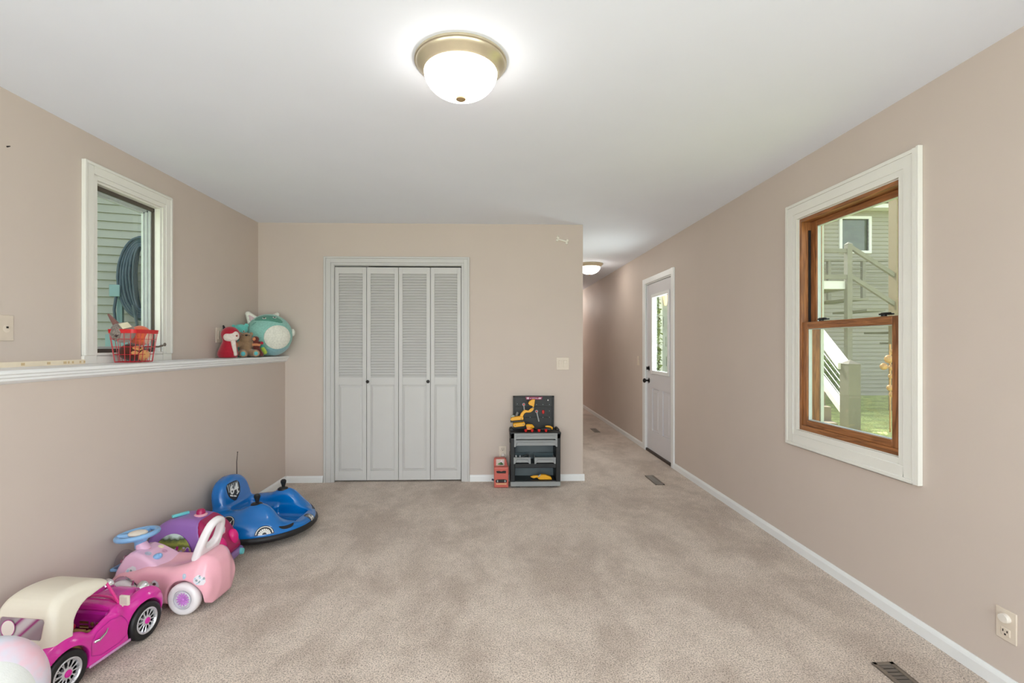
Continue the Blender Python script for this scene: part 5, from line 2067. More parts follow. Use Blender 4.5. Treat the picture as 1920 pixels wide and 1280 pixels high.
for i in range(16):
    m_.cur = i % 3
    q = Vector((-0.03 + rnd.uniform(-0.04, 0.075), -0.15, 0.132 + rnd.uniform(0.012, 0.045)))
    V, F = grid_fill(blob(rnd.uniform(0.006, 0.012), 9, 0.4, rnd), 0.01)
    drape(m_, atree, V, F, q, (1, 0, 0), (0, 0, 1), 0.0036 + 0.0001 * i)
m_.build('picture_flowers', [mat('print_violet', (150, 90, 190), rough=0.4), mat('print_lilac', (206, 190, 222), rough=0.4), mat('print_magenta', (190, 50, 140), rough=0.4)], pic, smooth=0)
# trim on the crimson front
ctree2 = bvh_of(ac)
m_ = MB()
dia = smooth_poly([(-0.055, 0), (0, 0.04), (0.055, 0.0), (0, -0.045)], 1)
V, F = grid_fill(dia, 0.010)
drape(m_, ctree2, V, F, (0.16, 0.0, 0.232), (0, 1, 0), (-0.55, 0, 0.83), 0.0012)
dp = m_.build('windscreen_panel', M_pink, am, smooth=0)
m_ = MB()
V, F = grid_fill([(p[0] * 0.78, p[1] * 0.78) for p in dia], 0.010)
drape(m_, ctree2, V, F, (0.16, 0.0, 0.232), (0, 1, 0), (-0.55, 0, 0.83), 0.002)
m_.build('windscreen_print', mat('pale_blue_print', (176, 206, 214), rough=0.35, var=0.35, scale=70), dp, smooth=0)
for y in (-0.070, 0.070):
    m_ = MB().ell((0.188, y, 0.152), (0.036, 0.036, 0.050), 24, 16)
    m_.build('headlight', M_hot, am)
MB().box(-0.222, 0.235, -0.132, 0.132, 0.042, 0.085).build('chassis', mat('muted_violet_plastic', (138, 104, 160), rough=0.35), am, bevel=0.016, seg=3)
for y in (-0.085, 0.085):
    m_ = MB().tube([(0.215, y, 0.063), (0.250, y, 0.063)], [0.020, 0.017], 20)
    m_.build('fog_lamp', M_aqua, am)
m_ = MB().lathe([(0.036, 0), (0.037, 0.008), (0.028, 0.012), (0, 0.013)], 28, (0.035, 0, 0.308))
bs = m_.build('beacon_base', M_pink, am)
MB().lathe([(0.026, 0.008), (0.025, 0.026), (0.018, 0.036), (0, 0.040)], 28, (0.035, 0, 0.308)).build('beacon', M_crim, bs)
MB().box(-0.085, -0.065, -0.065, 0.03, 0.314, 0.330, rot=Matrix.Rotation(R(-35), 3, 'Z')).build('roof_slot', M_aqua, am, bevel=0.004)
for x in (-0.15, 0.13):
    for y in (-0.11, 0.11):
        MB().cyl((x, y - 0.02, 0.045), (x, y + 0.02, 0.045), 0.045, n=28).build('wheel', M_crim, am, bevel=0.006)

# ================================================================== toy workbench
M_bench = mat('charcoal_plastic', (22, 24, 26), rough=0.45, var=0.03)
M_bgrey = mat('grey_plastic', (150, 152, 152), rough=0.45, var=0.02)
M_bback = mat('slate_plastic', (96, 106, 110), rough=0.5)
M_yel = mat('yellow_plastic', (238, 172, 34), rough=0.35, var=0.03)
M_red = mat('red_plastic', (206, 36, 34), rough=0.35)
M_toolg = mat('light_grey_tool', (168, 170, 172), rough=0.35)

WBY = 4.335
wb = thing('toy_workbench', 'charcoal toy workbench with grey drawers and a pegboard back, against the wall', 'toy workbench', (0.405, 0, 0))
wb.location = (0.405, 4.43, 0)


def wpx(px, py, dy=-0.095):
    """workbench local coordinates of a point seen at a pixel, dy = depth plane relative to the bench centre"""
    p = at_px(px, py, 4.43 + dy)
    return Vector((p.x - 0.405, dy, p.z))


FY = -0.105
zt = wpx(1000, 812, FY).z
zs = wpx(1000, 905, FY).z
L_, R_ = wpx(957, 850, FY).x, wpx(1051, 850, FY).x
m_ = MB()
for x in (L_, R_ - 0.042):
    m_.box(x, x + 0.042, FY, 0.10, 0.055, zt)
m_.box(L_, R_, FY, 0.10, zt - 0.052, zt)
fr_ = m_.build('frame', M_bench, wb, bevel=0.006)
MB().box(L_, R_, FY - 0.004, 0.10, 0.016, 0.058).build('base_board', M_bgrey, wb, bevel=0.005)
MB().box(L_ + 0.03, R_ - 0.03, FY + 0.01, 0.095, 0.055, 0.064).build('bottom_shelf', M_bench, wb, bevel=0.002)
MB().box(L_ + 0.04, R_ - 0.04, 0.085, 0.095, 0.06, zt - 0.05).build('back_panel', M_bback, wb, smooth=0)
zsh0, zsh1 = wpx(1000, 874, FY).z, wpx(1000, 868, FY).z
MB().box(L_ + 0.04, R_ - 0.04, FY + 0.004, 0.09, zsh0 - 0.016, zsh1 - 0.004).build('shelf', M_bench, wb, bevel=0.003)
for x in (L_ + 0.05, R_ - 0.09):
    MB().cyl((x, -0.06, 0.012), (x + 0.04, -0.06, 0.012), 0.012, n=16).build('foot', M_black, wb)
for x in (L_ - 0.006, R_ - 0.004):
    for z in (0.17, 0.30, 0.42):
        MB().box(x, x + 0.010, -0.06, -0.02, z - 0.018, z + 0.018).build('side_clip', M_bench, wb, bevel=0.004)


def drawer_front(x0, x1, z0, z1, y, name='drawer', parent=wb, deep=0.16):
    m_ = MB()
    # bar with downward pointing ends, recessed middle
    h = z1 - z0
    m_.prism([(x0, z1), (x1, z1), (x1, z0 - h * 0.10), (x1 - 0.012, z0 - h * 0.10), (x1 - 0.024, z0 + h * 0.18), (x0 + 0.024, z0 + h * 0.18), (x0 + 0.012, z0 - h * 0.10), (x0, z0 - h * 0.10)], y - 0.004, y + 0.006, 'xz')
    m_.prism([(x0 + 0.026, z0 + h * 0.62), (x1 - 0.026, z0 + h * 0.62), (x1 - 0.018, z0 + h * 0.16), (x0 + 0.018, z0 + h * 0.16)], y - 0.014, y, 'xz')
    m_.prism([(x0, z1), (x1, z1), (x1, z1 - h * 0.18), (x0, z1 - h * 0.18)], y - 0.012, y, 'xz')
    m_.box(x0 + 0.006, x1 - 0.006, y + 0.006, y + deep, z0 + h * 0.1, z0 + h * 0.16)
    m_.box(x0 + 0.006, x0 + 0.010, y + 0.006, y + deep, z0 + h * 0.1, z1 - 0.004).box(x1 - 0.010, x1 - 0.006, y + 0.006, y + deep, z0 + h * 0.1, z1 - 0.004)
    m_.box(x0 + 0.006, x1 - 0.006, y + deep - 0.004, y + deep, z0 + h * 0.1, z1 - 0.004)
    return m_.build(name, M_bgrey, parent, bevel=0.002)


a = wpx(964, 812, FY)
b_ = wpx(1045, 824, FY)
drawer_front(a.x, b_.x, b_.z, a.z, FY - 0.004)
a, b_ = wpx(964, 824.6, FY), wpx(1045, 836, FY)
drawer_front(a.x, b_.x, b_.z, a.z, FY - 0.004)
for (xa, xb) in ((963, 995), (1002, 1042)):
    a, b_ = wpx(xa, 857, FY), wpx(xb, 868, FY)
    dr = drawer_front(a.x, b_.x, b_.z, a.z, FY - 0.002, 'bin')
    # smoky bin behind the front
    MB().box(a.x + 0.004, b_.x - 0.004, 0.02, 0.03, b_.z, wpx(1000, 849, 0.02).z).build('bin_back', mat('smoky_bin_plastic', (74, 88, 92), rough=0.3), dr, smooth=0)
# tool tray top with rounded raised sides and red pegs
m_ = MB()
m_.box(L_ - 0.004, R_ + 0.004, FY - 0.004, 0.10, zt - 0.002, zt + 0.010)
for x in (L_ - 0.004, R_ - 0.030):
    m_.prism([(x, zt + 0.008), (x + 0.034, zt + 0.008), (x + 0.032, zt + 0.022), (x + 0.022, zt + 0.030), (x + 0.010, zt + 0.030), (x + 0.002, zt + 0.022)], -0.02, 0.085, 'xz')
m_.build('work_top', M_bench, wb, bevel=0.004)
for px_ in (986, 998, 1011, 1024):
    p = wpx(px_, 801, FY)
    MB().lathe([(0.008, 0), (0.012, 0.010), (0.012, 0.014), (0.015, 0.020), (0.011, 0.026), (0.0, 0.028)], 16, (p.x, FY + 0.012, zt + 0.008)).build('red_peg', M_red, wb)
# pegboard back
PB = 0.085
a, b_ = wpx(962, 742, PB), wpx(1038.5, 800, PB)
bx0, bx1, bz1 = a.x, b_.x, a.z
m_ = MB()
m_.box(bx0, bx1, PB, PB + 0.014, zt, bz1)
m_.box(bx0, bx0 + 0.016, PB - 0.012, PB, zt, bz1).box(bx1 - 0.016, bx1, PB - 0.012, PB, zt, bz1).box(bx0, bx1, PB - 0.012, PB, bz1 - 0.012, bz1)
for z in (0.36, 0.68):
    zz = zt + (bz1 - zt) * z
    m_.box(bx0 + 0.016, bx1 - 0.016, PB - 0.003, PB, zz - 0.002, zz + 0.002)
pbd = m_.build('pegboard', M_bench, wb, bevel=0.003)
for (px_, py_) in ((970, 757), (1018, 758), (1030, 758), (1030, 770), (1018, 782), (1030, 782), (994, 782), (1006, 758)):
    p = wpx(px_, py_, PB)
    MB().cyl((p.x, PB, p.z), (p.x, PB - 0.006, p.z), 0.0045, n=12).build('peg_hole', mat('light_hole', (120, 128, 130), rough=0.5), pbd)
# brand strip on top of the pegboard
a, b_ = wpx(985, 743.5, PB), wpx(1017, 748.5, PB)
cz = (a.z + b_.z) / 2
m_ = MB()
m_.prism([(a.x, a.z), (b_.x, a.z), (b_.x - 0.008, b_.z), (a.x + 0.008, b_.z)], PB - 0.015, PB - 0.011, 'xz')
ns = m_.build('name_plate', mat('magenta_plate', (150, 24, 76), rough=0.4), pbd, smooth=0)
m_ = MB()
m_.box(a.x + 0.012, a.x + 0.034, PB - 0.0165, PB - 0.015, b_.z + 0.004, a.z - 0.004)
for i, (u0, u1, v0, v1) in enumerate(((0.26, 0.34, 0.30, 0.62), (0.36, 0.58, 0.42, 0.62), (0.59, 0.66, 0.30, 0.62), (0.68, 0.74, 0.24, 0.50), (0.75, 0.93, 0.22, 0.74))):
    w_, h_ = b_.x - a.x, a.z - b_.z
    m_.prism([(a.x + u0 * w_, b_.z + v0 * h_), (a.x + u1 * w_ - 0.004, b_.z + v0 * h_), (a.x + u1 * w_, b_.z + v1 * h_), (a.x + u0 * w_ + 0.004, b_.z + v1 * h_)], PB - 0.0165, PB - 0.015, 'xz')
m_.build('plate_lettering', mat('plate_white', (222, 200, 212), rough=0.5), ns, smooth=0)


def wrench(px0, py0, px1, py1, label, dy=0.062):
    p, q = wpx(px0, py0, dy), wpx(px1, py1, dy)
    off = Vector((0.405, 4.43, 0))
    t_ = thing('toy_wrench', label, 'toy wrench', tuple(p + off))
    d = q - p
    m_ = MB()
    th_ = [2 * PI * i / 20 for i in range(20)]
    m_.tube([(0.011 * math.cos(a), 0, 0.011 * math.sin(a)) for a in th_], 0.0042, 8, closed=True)
    m_.tube([d.normalized() * 0.013, d], [0.0055, 0.0065], 8)
    m_.build('shaft', M_toolg, t_)
    MB().cyl((0, 0.003, 0), (0, -0.003, 0), 0.0085, n=16).build('ring_insert', M_red, t_)
    return t_


wrench(982, 758, 983, 768, 'small grey toy wrench with a red ring, behind the raised yellow digger arm')
wrench(1006, 771, 1010.5, 790, 'long grey toy wrench with a red ring, hanging right of the digger arm')
off = Vector((0.405, 4.43, 0))
p = wpx(1018.5, 772, 0.07)
m_ = MB().ell((0, 0, 0), (0.013, 0.008, 0.019), 18, 12).box(-0.004, 0.004, -0.012, 0, -0.012, 0.012)
tag(m_.build('toy_screw', M_red, loc=tuple(p + off)), 'red plastic toy screw pegged on the right side of the pegboard', 'toy screw')
p = wpx(1027.5, 750, 0.072)
m_ = MB().box(-0.005, 0.005, -0.002, 0.006, -0.006, 0.006, rot=Matrix.Rotation(R(25), 3, 'Y'))
tag(m_.build('paper_tag', M_offw, loc=tuple(p + off), bevel=0.001), 'tiny white tag on the upper right of the pegboard', 'tag')
# grey hammer head leaning on the left
p = wpx(968, 780, 0.04)
t_ = thing('toy_hammer', 'toy hammer with a grey head leaning at the left of the pegboard', 'toy hammer', tuple(p + off))
MB().box(-0.011, 0.011, -0.011, 0.011, -0.004, 0.042, rot=Matrix.Rotation(R(18), 3, 'Y'), pivot=(0, 0, 0)).build('head', mat('mid_grey_tool', (122, 124, 122), rough=0.4), t_, bevel=0.004)
MB().tube([(0.006, 0, 0.0), (-0.012, -0.004, -0.03)], 0.010, 12).build('handle', M_black, t_)

# ---- yellow toy excavator on the bench top
DYX = -0.035
p0 = wpx(972, 803, DYX)
ex = thing('toy_excavator', 'yellow toy excavator with a raised arm standing on the toy workbench', 'toy excavator', (p0.x + off.x, off.y + DYX, zt + 0.010))


def exl(px, py):
    q = wpx(px, py, DYX)
    return (q.x - p0.x, q.z - zt - 0.010)


def ex_prism(pts, y0, y1, name, m, parent=ex, bevel=0.003):
    poly = [exl(*q) for q in pts]
    return MB().prism(poly, y0, y1, 'xz').build(name, m, parent, bevel=bevel)


trk = []
for sy in (-0.034, 0.018):
    c0, c1 = exl(965.5, 796), exl(981, 794)
    pts = []
    for a in range(9):
        t = PI / 2 + PI * a / 8
        pts.append((c0[0] + 0.018 * math.cos(t), c0[1] + 0.018 * math.sin(t)))
    for a in range(9):
        t = -PI / 2 + PI * a / 8
        pts.append((c1[0] + 0.016 * math.cos(t), c1[1] + 0.018 * math.sin(t)))
    tk = MB().prism(pts, sy, sy + 0.018, 'xz').build('track', M_yel, ex, bevel=0.004)
    for c in (c0, c1):
        MB().cyl((c[0], sy - 0.003, c[1]), (c[0], sy + 0.001, c[1]), 0.006, n=14).build('track_wheel', mat('grey_axle', (150, 130, 100), rough=0.4), tk)
ex_prism([(958, 788), (981, 786), (981, 780.5), (972, 780), (960, 781.5), (957, 784)], -0.026, 0.026, 'cab_body', M_yel)
ex_prism([(957, 788.5), (981, 787), (981, 789.5), (957, 791)], -0.026, 0.026, 'turntable', M_black, bevel=0.001)
ex_prism([(957, 781.5), (965, 780.5), (965, 777.5), (959, 778)], -0.02, 0.01, 'cab_roof', mat('cab_grey_green', (150, 160, 146), rough=0.4))
arm = ex_prism([(974, 781), (976.5, 775), (981, 769.5), (984, 768), (991, 769.5), (993, 773), (986, 773), (983, 775), (979.5, 782)], -0.010, 0.010, 'boom', M_yel)
arm2 = ex_prism([(990, 770), (995, 765.5), (1000.5, 763.5), (1001, 766), (999, 769.5), (995, 772.5), (991.5, 773)], -0.008, 0.008, 'dipper_arm', M_yel, bevel=0.002)
ex_prism([(1000, 764), (998.5, 761), (992, 758.5), (990, 755.5), (992.5, 752), (998, 748.5), (1003, 748.5), (1002, 756), (1001, 762)], -0.016, 0.016, 'bucket', M_yel, bevel=0.004)
m_ = MB()
for (qx, qy) in ((977, 784), (999, 764)):
    q = exl(qx, qy)
    m_ = MB().cyl((q[0], -0.030 if qx < 990 else -0.012, q[1]), (q[0], -0.02 if qx < 990 else 0.012, q[1]), 0.006, n=14)
    m_.build('pivot_pin', mat('grey_pin', (150, 130, 100), rough=0.4), ex)

# ---- yellow drill lying beside it
p1 = wpx(994, 800, DYX)
t_ = thing('toy_drill', 'yellow and orange toy drill lying in front of the pegboard', 'toy drill', (p1.x + off.x, off.y + DYX + 0.015, zt + 0.010))
m_ = MB().tube([(-0.035, 0, 0.040), (-0.02, 0, 0.042), (0.015, 0, 0.038), (0.035, 0, 0.028)], [0.016, 0.019, 0.020, 0.010], 18)
m_.tube([(0.005, 0, 0.03), (0.008, -0.005, 0.012)], [0.014, 0.012], 12)
dr_ = m_.build('drill_body', M_yel, t_)
MB().box(-0.032, 0.004, -0.024, -0.012, 0.008, 0.038).build('side_panel', mat('orange_plastic', (240, 144, 60), rough=0.35), t_, bevel=0.004)
MB().tube([(0.033, 0, 0.029), (0.058, -0.008, 0.016)], [0.009, 0.004], 12).build('drill_bit', M_black, t_)
# ---- saw with yellow handle
p1 = wpx(1029, 797, DYX)
t_ = thing('toy_saw', 'toy saw with a yellow handle lying at the right of the bench top', 'toy saw', (p1.x + off.x, off.y + DYX, zt + 0.010))
MB().tube([(-0.032, 0, 0.040), (-0.015, 0, 0.040), (0.012, 0, 0.036), (0.030, 0, 0.026), (0.030, 0, 0.012)], [0.006, 0.008, 0.009, 0.009, 0.007], 12).build('handle', M_yel, t_)
MB().prism([(-0.085, 0.014), (-0.020, 0.030), (0.018, 0.024), (0.020, 0.004), (-0.03, 0.004)], 0.0, 0.008, 'xz').build('blade_guard', M_black, t_, bevel=0.002)
# ---- second digger on the bottom shelf
p2 = wpx(1010, 905, -0.05)
t_ = thing('toy_digger', 'yellow toy digger lying on the bottom shelf of the workbench', 'toy digger', (p2.x + off.x, off.y - 0.045, 0.0645))


def dgl(px, py):
    q = wpx(px, py, -0.045)
    return (q.x - p2.x, max(0.001, q.z - 0.0645))


MB().prism([dgl(*q) for q in ((1008, 896), (1014, 888.5), (1022, 889), (1033, 893), (1034.5, 900), (1030, 903.5), (1026, 899), (1022, 899.5), (1018, 901), (1011, 900))], -0.022, 0.022, 'xz').build('cab_body', M_yel, t_, bevel=0.004)
MB().prism([dgl(*q) for q in ((994, 893), (1000, 891), (1009, 890.5), (1013, 893), (1011, 897), (1006, 894.5), (1000, 896))], -0.012, 0.012, 'xz').build('digger_arm', M_yel, t_, bevel=0.003)
MB().prism([dgl(*q) for q in ((985, 900), (992, 897), (1003, 898), (1006, 902), (1003, 903.5), (986, 903.5))], -0.014, 0.014, 'xz').build('bucket', M_black, t_, bevel=0.003)
MB().prism([dgl(*q) for q in ((1008, 892), (1013, 888), (1015, 889.5), (1010, 894))], -0.016, 0.016, 'xz').build('windscreen', M_toolg, t_, bevel=0.001)
# small odds and ends in the two bins
for i, (px_, py_, m_c, lab) in enumerate(((967.5, 854.5, M_offw, 'white toy bolt in the left bin of the workbench'), (975, 855, M_offw, 'smaller white toy nut in the left bin of the workbench'))):
    p = wpx(px_, py_, -0.07)
    z0 = wpx(1000, 866, FY).z
    o = MB().lathe([(0.010 - 0.004 * i, 0), (0.010 - 0.004 * i, 0.02), (0.006 - 0.002 * i, 0.022), (0.006 - 0.002 * i, p.z - z0 + 0.006), (0, p.z - z0 + 0.008)], 6).build('toy_bolt', m_c, loc=(p.x + off.x, off.y - 0.07, z0 + 0.001), smooth=0)
    tag(o, lab, 'toy bolt')
p = wpx(985, 853, -0.06)
o = MB().tube([(-0.04, 0, -0.022), (0.02, 0, 0.004), (0.026, 0, 0.008)], [0.007, 0.009, 0.006], 10).build('toy_clamp', M_black, loc=(p.x + off.x, off.y - 0.06, p.z))
tag(o, 'black toy clamp sticking out of the left bin of the workbench', 'toy clamp')

# ================================================================== red toy case beside the bench
M_rc = mat('coral_red_plastic', (200, 98, 86), rough=0.4, var=0.02)
M_rc2 = mat('bright_red_plastic', (208, 62, 48), rough=0.4)
a, b_ = at_px(926.5, 876, 4.33), at_px(953.5, 914, 4.33)
cx_ = (a.x + b_.x) / 2
hw = (b_.x - a.x) / 2
rc = thing('toy_case', 'small coral red toy carrying case on the carpet left of the workbench', 'toy case', (cx_, 4.33, 0))
zt2 = a.z
outl = [(-hw, 0), (hw, 0), (hw, zt2 - 0.012), (hw - 0.012, zt2), (-hw + 0.012, zt2), (-hw, zt2 - 0.012)]


def rcl(px, py):
    q = at_px(px, py, 4.33)
    return (q.x - cx_, q.z)


body = s_poly([(-hw, 0.004), (hw, 0.004), (hw, zt2), (-hw, zt2)], 0.035, ax=1, off=0.036, rnd=0.010)
h1 = [rcl(*q) for q in ((931, 883), (936, 882.5), (940, 884), (944, 882.5), (948.5, 882.5), (949, 885.5), (947.5, 887.5), (932.5, 887.5), (930.8, 885.5))]
h2 = [rcl(*q) for q in ((929.5, 900), (933, 898.5), (947, 898.5), (950.5, 900), (950.5, 903.5), (948, 905), (931, 905), (929, 903.5))]
body = body.sub(s_poly(h1, 0.030, ax=1, off=0.0, rnd=0.001)).sub(s_poly(h2, 0.030, ax=1, off=0.0, rnd=0.001))
sdf_obj('body', body, (-hw - 0.01, -0.01, -0.005), (hw + 0.01, 0.08, zt2 + 0.01), 0.0032, M_rc, rc)
for h_ in (h1, h2):
    MB().prism(h_, 0.012, 0.02, 'xz').build('slot_shade', M_dark, rc, smooth=0)  # dark inset paints the shade inside the handle holes
m_ = MB()
c0 = [rcl(*q) for q in ((930.5, 906), (949.5, 906), (949.5, 908), (930.5, 908))]
m_.prism(c0, -0.001, 0.002, 'xz').build('cream_strip', mat('cream_strip_plastic', (226, 190, 140), rough=0.4), rc, smooth=0)
m_ = MB()
m_.prism([rcl(*q) for q in ((932, 900), (934, 899.5), (934, 904), (932, 904))], -0.002, 0.004, 'xz').prism([rcl(*q) for q in ((946, 899.5), (948, 900), (948, 904), (946, 904))], -0.002, 0.004, 'xz')
m_.build('latch_pins', M_toolg, rc, smooth=0)
# rear part that stands higher, with a picture insert
zr = rcl(936, 863)[1]
MB().prism([(-hw + 0.0, 0.004), (hw - 0.004, 0.004), (hw - 0.006, zt2), (hw - 0.018, zr - 0.01), (hw - 0.028, zr), (-hw + 0.004, zr), (-hw - 0.002, zr - 0.012), (-hw - 0.002, zt2)], 0.073, 0.14, 'xz').build('rear_half', M_rc, rc, bevel=0.005)
a1, a2 = rcl(930.5, 864), rcl(946, 875)
MB().box(a1[0], a2[0], 0.068, 0.074, a2[1] - 0.004, a1[1]).build('picture_card', mat('pale_card', (206, 190, 178), rough=0.5), rc, smooth=0)
for (qa, qb, c, nm) in (((933, 869), (945, 874), (96, 150, 84), 'green'), ((937, 865), (944, 871), (220, 206, 214), 'pale'), ((936, 872), (944, 874.5), (66, 66, 84), 'dark')):
    u, v = rcl(*qa), rcl(*qb)
    MB().prism([(u[0], v[1]), (v[0], v[1]), ((u[0] * .4 + v[0] * .6), u[1]), (u[0] * .8 + v[0] * .2, (u[1] + v[1]) / 2)], 0.064, 0.068, 'xz').build('card_print', mat('card_' + nm, c, rough=0.5), rc, smooth=0)
MB().box(-hw - 0.022, -hw, 0.03, 0.045, 0.060, 0.074, rot=Matrix.Rotation(R(20), 3, 'Y')).build('side_latch', mat('dark_latch', (70, 70, 88), rough=0.4), rc, bevel=0.002)

# ================================================================== plush toys on the ledge
def plush_mat(name, c, **k):
    return mat(name, c, rough=0.95, bump=0.6, bscale=260, sheen=0.35, var=0.10, scale=70, **k)


LZ = LEDGE
def at_x(px, py, X0):
    cx = 920 + F_PX * math.tan(YAW)
    u = (px - cx) / F_PX
    v = (647 - py) / F_PX
    ca, sa = math.cos(YAW), math.sin(YAW)
    rx, ry = u * ca + sa, ca - u * sa
    t_ = X0 / rx
    return Vector((X0, ry * t_, CAM_Z + v * t_))


class Seat:
    """local frame of a toy on the ledge: x towards the photographer, y to the right, z up; p() converts photo pixels"""

    def __init__(s, name, label, cat, px, X0):
        q = at_x(px, 660, X0)
        s.pos = Vector((X0, q.y, LZ))
        s.rz = math.atan2(-q.y, -X0)
        s.px0 = px
        d = q.y * math.cos(YAW) + X0 * math.sin(YAW)
        s.k = d / F_PX
        s.base = 647 + (CAM_Z - LZ) / s.k
        s.ky = s.k * math.cos(math.atan2(-X0, q.y))
        s.t = thing(name, label, cat, tuple(s.pos), s.rz)

    def p(s, px, py, x=0.0):
        return (x, (px - s.px0) * s.ky, (s.base - py) * s.k)

    def r(s, rx_px, rz_px, depth):
        return (depth, rx_px * s.ky, rz_px * s.k)


def plush(seat, shape, name, m, parent=None, h=0.0045):
    """mesh an sdf made of pixel-placed pieces; shape = (sdf, lo, hi)"""
    f, lo, hi = shape
    fl = f.n(s_plane((0, 0, -1), -0.0015), 0.004)
    return sdf_obj(name, fl, lo, hi, h, m, parent or seat.t, smooth=180)


# ---- big teal cat in the corner
P_teal = plush_mat('teal_plush', (142, 196, 184))
P_teald = plush_mat('dark_teal_plush', (78, 144, 126))
P_white = plush_mat('cream_white_plush', (228, 228, 216))
P_blue = plush_mat('soft_blue_plush', (138, 184, 190))
P_pinkish = plush_mat('pale_pink_plush', (214, 186, 190))
ct = thing('plush_cat', 'large round teal plush cat with a white belly, in the corner of the ledge', 'stuffed toy', (-1.975, 4.335, LZ), math.atan2(-4.335, 1.975))
RC = 0.19
CC = Vector((0, 0, 0.189))
cat_body = s_ell(tuple(CC), (0.182, 0.192, 0.188))


def cdir(dx, up):
    a, b_ = dx / 41.0, up / 41.0
    return Vector((math.sqrt(max(0.02, 1 - a * a - b_ * b_)), a, b_))


def region(o_body, cen, rad, rot, name, m, parent, grow, h=0.005, flat=None):
    sh = S(lambda P: np.maximum(o_body(P) - grow, -(o_body(P) + 0.012)))
    reg = s_ell((0, 0, 0), rad).at(tuple(cen), rot)
    mx = max(rad) + 0.012
    f = S(lambda P: np.maximum(sh(P), reg(P)))
    if flat is not None:
        f = f.n(flat, 0.002)
    return sdf_obj(name, f, [c - mx for c in cen], [c + mx for c in cen], h, m, parent, smooth=180)


cbod = sdf_obj('body', cat_body.n(s_plane((0, 0, -1), -0.003), 0.02), (-0.2, -0.21, -0.01), (0.2, 0.21, 0.39), 0.008, P_teal, ct, smooth=180)


def rot_to(d):
    return d.to_track_quat('X', 'Z').to_matrix()


d = cdir(17, -5)
region(cat_body, CC + d * RC, (0.10, 0.126, 0.112), rot_to(d), 'belly_patch', P_white, ct, 0.004)
d = cdir(-1, 33)
region(cat_body, CC + d * RC, (0.09, 0.125, 0.040), rot_to(d) @ Matrix.Rotation(R(-8), 3, 'X'), 'eye_band', P_teald, ct, 0.0035)
d = cdir(17, -33)
region(cat_body, CC + d * RC, (0.09, 0.135, 0.055), rot_to(d) @ Matrix.Rotation(R(10), 3, 'X'), 'lower_patch', P_blue, ct, 0.003)
for (dx, up, nm) in ((-8, 31, 'eye'), (9, 33, 'eye')):
    d = cdir(dx, up)
    c = CC + Vector((d.x * 0.182, d.y * 0.192, d.z * 0.188)) * 1.018
    e_ = MB().ell(c, (0.004, 0.016, 0.010), 18, 12, rot=rot_to(d)).build('eye_white', P_white, ct)
    MB().ell(c + d * 0.002, (0.004, 0.011, 0.007), 16, 10, rot=rot_to(d)).build('pupil', M_black, e_)
m_ = MB()
for (dx, up) in ((-27, 26), (-24, 22), (-26, 19)):
    d = cdir(dx, up)
    c = CC + Vector((d.x * 0.182, d.y * 0.192, d.z * 0.188)) * 1.012
    m_.tube([c + Vector((0, -0.012, -0.004)), c + Vector((0.002, 0.0, 0.001)), c + Vector((0, 0.012, 0.007))], 0.0016, 6)
m_.build('whiskers', P_teald, ct)
# ears
for (a, b_, w, nm) in (((-27, 27), (-36, 40), 0.052, 0), ((11, 36), (14, 41), 0.036, 1)):
    p0 = CC + Vector((-0.02 - 0.02 * nm, a[0] / 41 * RC, a[1] / 41 * RC))
    p1 = CC + Vector((-0.02 - 0.02 * nm, b_[0] / 41 * RC, b_[1] / 41 * RC))
    f = s_cap(tuple(p0), tuple(p1), w, 0.022 - 0.006 * nm)
    f = S(lambda P, f=f, p0=p0: np.maximum(f(P), np.abs(P[:, 0] - p0.x) - 0.022) - 0.002)
    er = sdf_obj('ear', f, [min(p0[i], p1[i]) - 0.06 for i in range(3)], [max(p0[i], p1[i]) + 0.06 for i in range(3)], 0.005, P_white, ct, smooth=180)
    if nm == 0:
        g_ = s_cap(tuple(p0 + Vector((0.012, 0.0, 0))), tuple(p0.lerp(p1, 0.72) + Vector((0.012, 0, 0))), 0.030, 0.014)
        sdf_obj('inner_ear', S(lambda P, g_=g_, p0=p0: np.maximum(g_(P), np.abs(P[:, 0] - p0.x - 0.016) - 0.011)), [min(p0[i], p1[i]) - 0.06 for i in range(3)], [max(p0[i], p1[i]) + 0.06 for i in range(3)], 0.004, P_pinkish, er, smooth=180)
ft = MB().ell(CC + Vector((0.01, 0.192, 0.025)), (0.022, 0.020, 0.034), 16, 10)
ft.build('foot', P_white, ct)

# ---- red fox
P_red = plush_mat('crimson_plush', (170, 18, 44))
P_rwhite = plush_mat('fox_white_plush', (226, 214, 204))
P_dk = plush_mat('charcoal_plush', (34, 32, 38))
sx = Seat('plush_fox', 'crimson plush fox with a white muzzle, leftmost of the stuffed animals', 'stuffed toy', 428, -2.075)
f = s_cap(sx.p(428, 660, 0), sx.p(430, 640, 0), 17 * sx.k, 11 * sx.k)
f = f.u(s_ell(sx.p(416, 664, 0.0), sx.r(7, 6, 0.035)), 0.02).u(s_ell(sx.p(427, 667, 0.01), sx.r(15, 6, 0.055)), 0.02)
f = f.u(s_ell(sx.p(432, 627, 0), sx.r(18, 15, 0.062)), 0.015)
plush(sx, (f, (-0.1, -0.12, -0.01), (0.1, 0.12, 0.27)), 'body', P_red)
f = s_ell(sx.p(434, 632, 0.045), sx.r(14, 8, 0.030)).u(s_ell(sx.p(441, 628, 0.04), sx.r(7, 7, 0.028)), 0.01).u(s_ell(sx.p(426, 632, 0.045), sx.r(7, 7, 0.024)), 0.01)
plush(sx, (f, (-0.02, -0.12, 0.05), (0.1, 0.12, 0.25)), 'muzzle', P_rwhite)
f = s_cap(sx.p(437, 640, 0.05), sx.p(441, 664, 0.052), 4.0 * sx.k, 3.2 * sx.k)
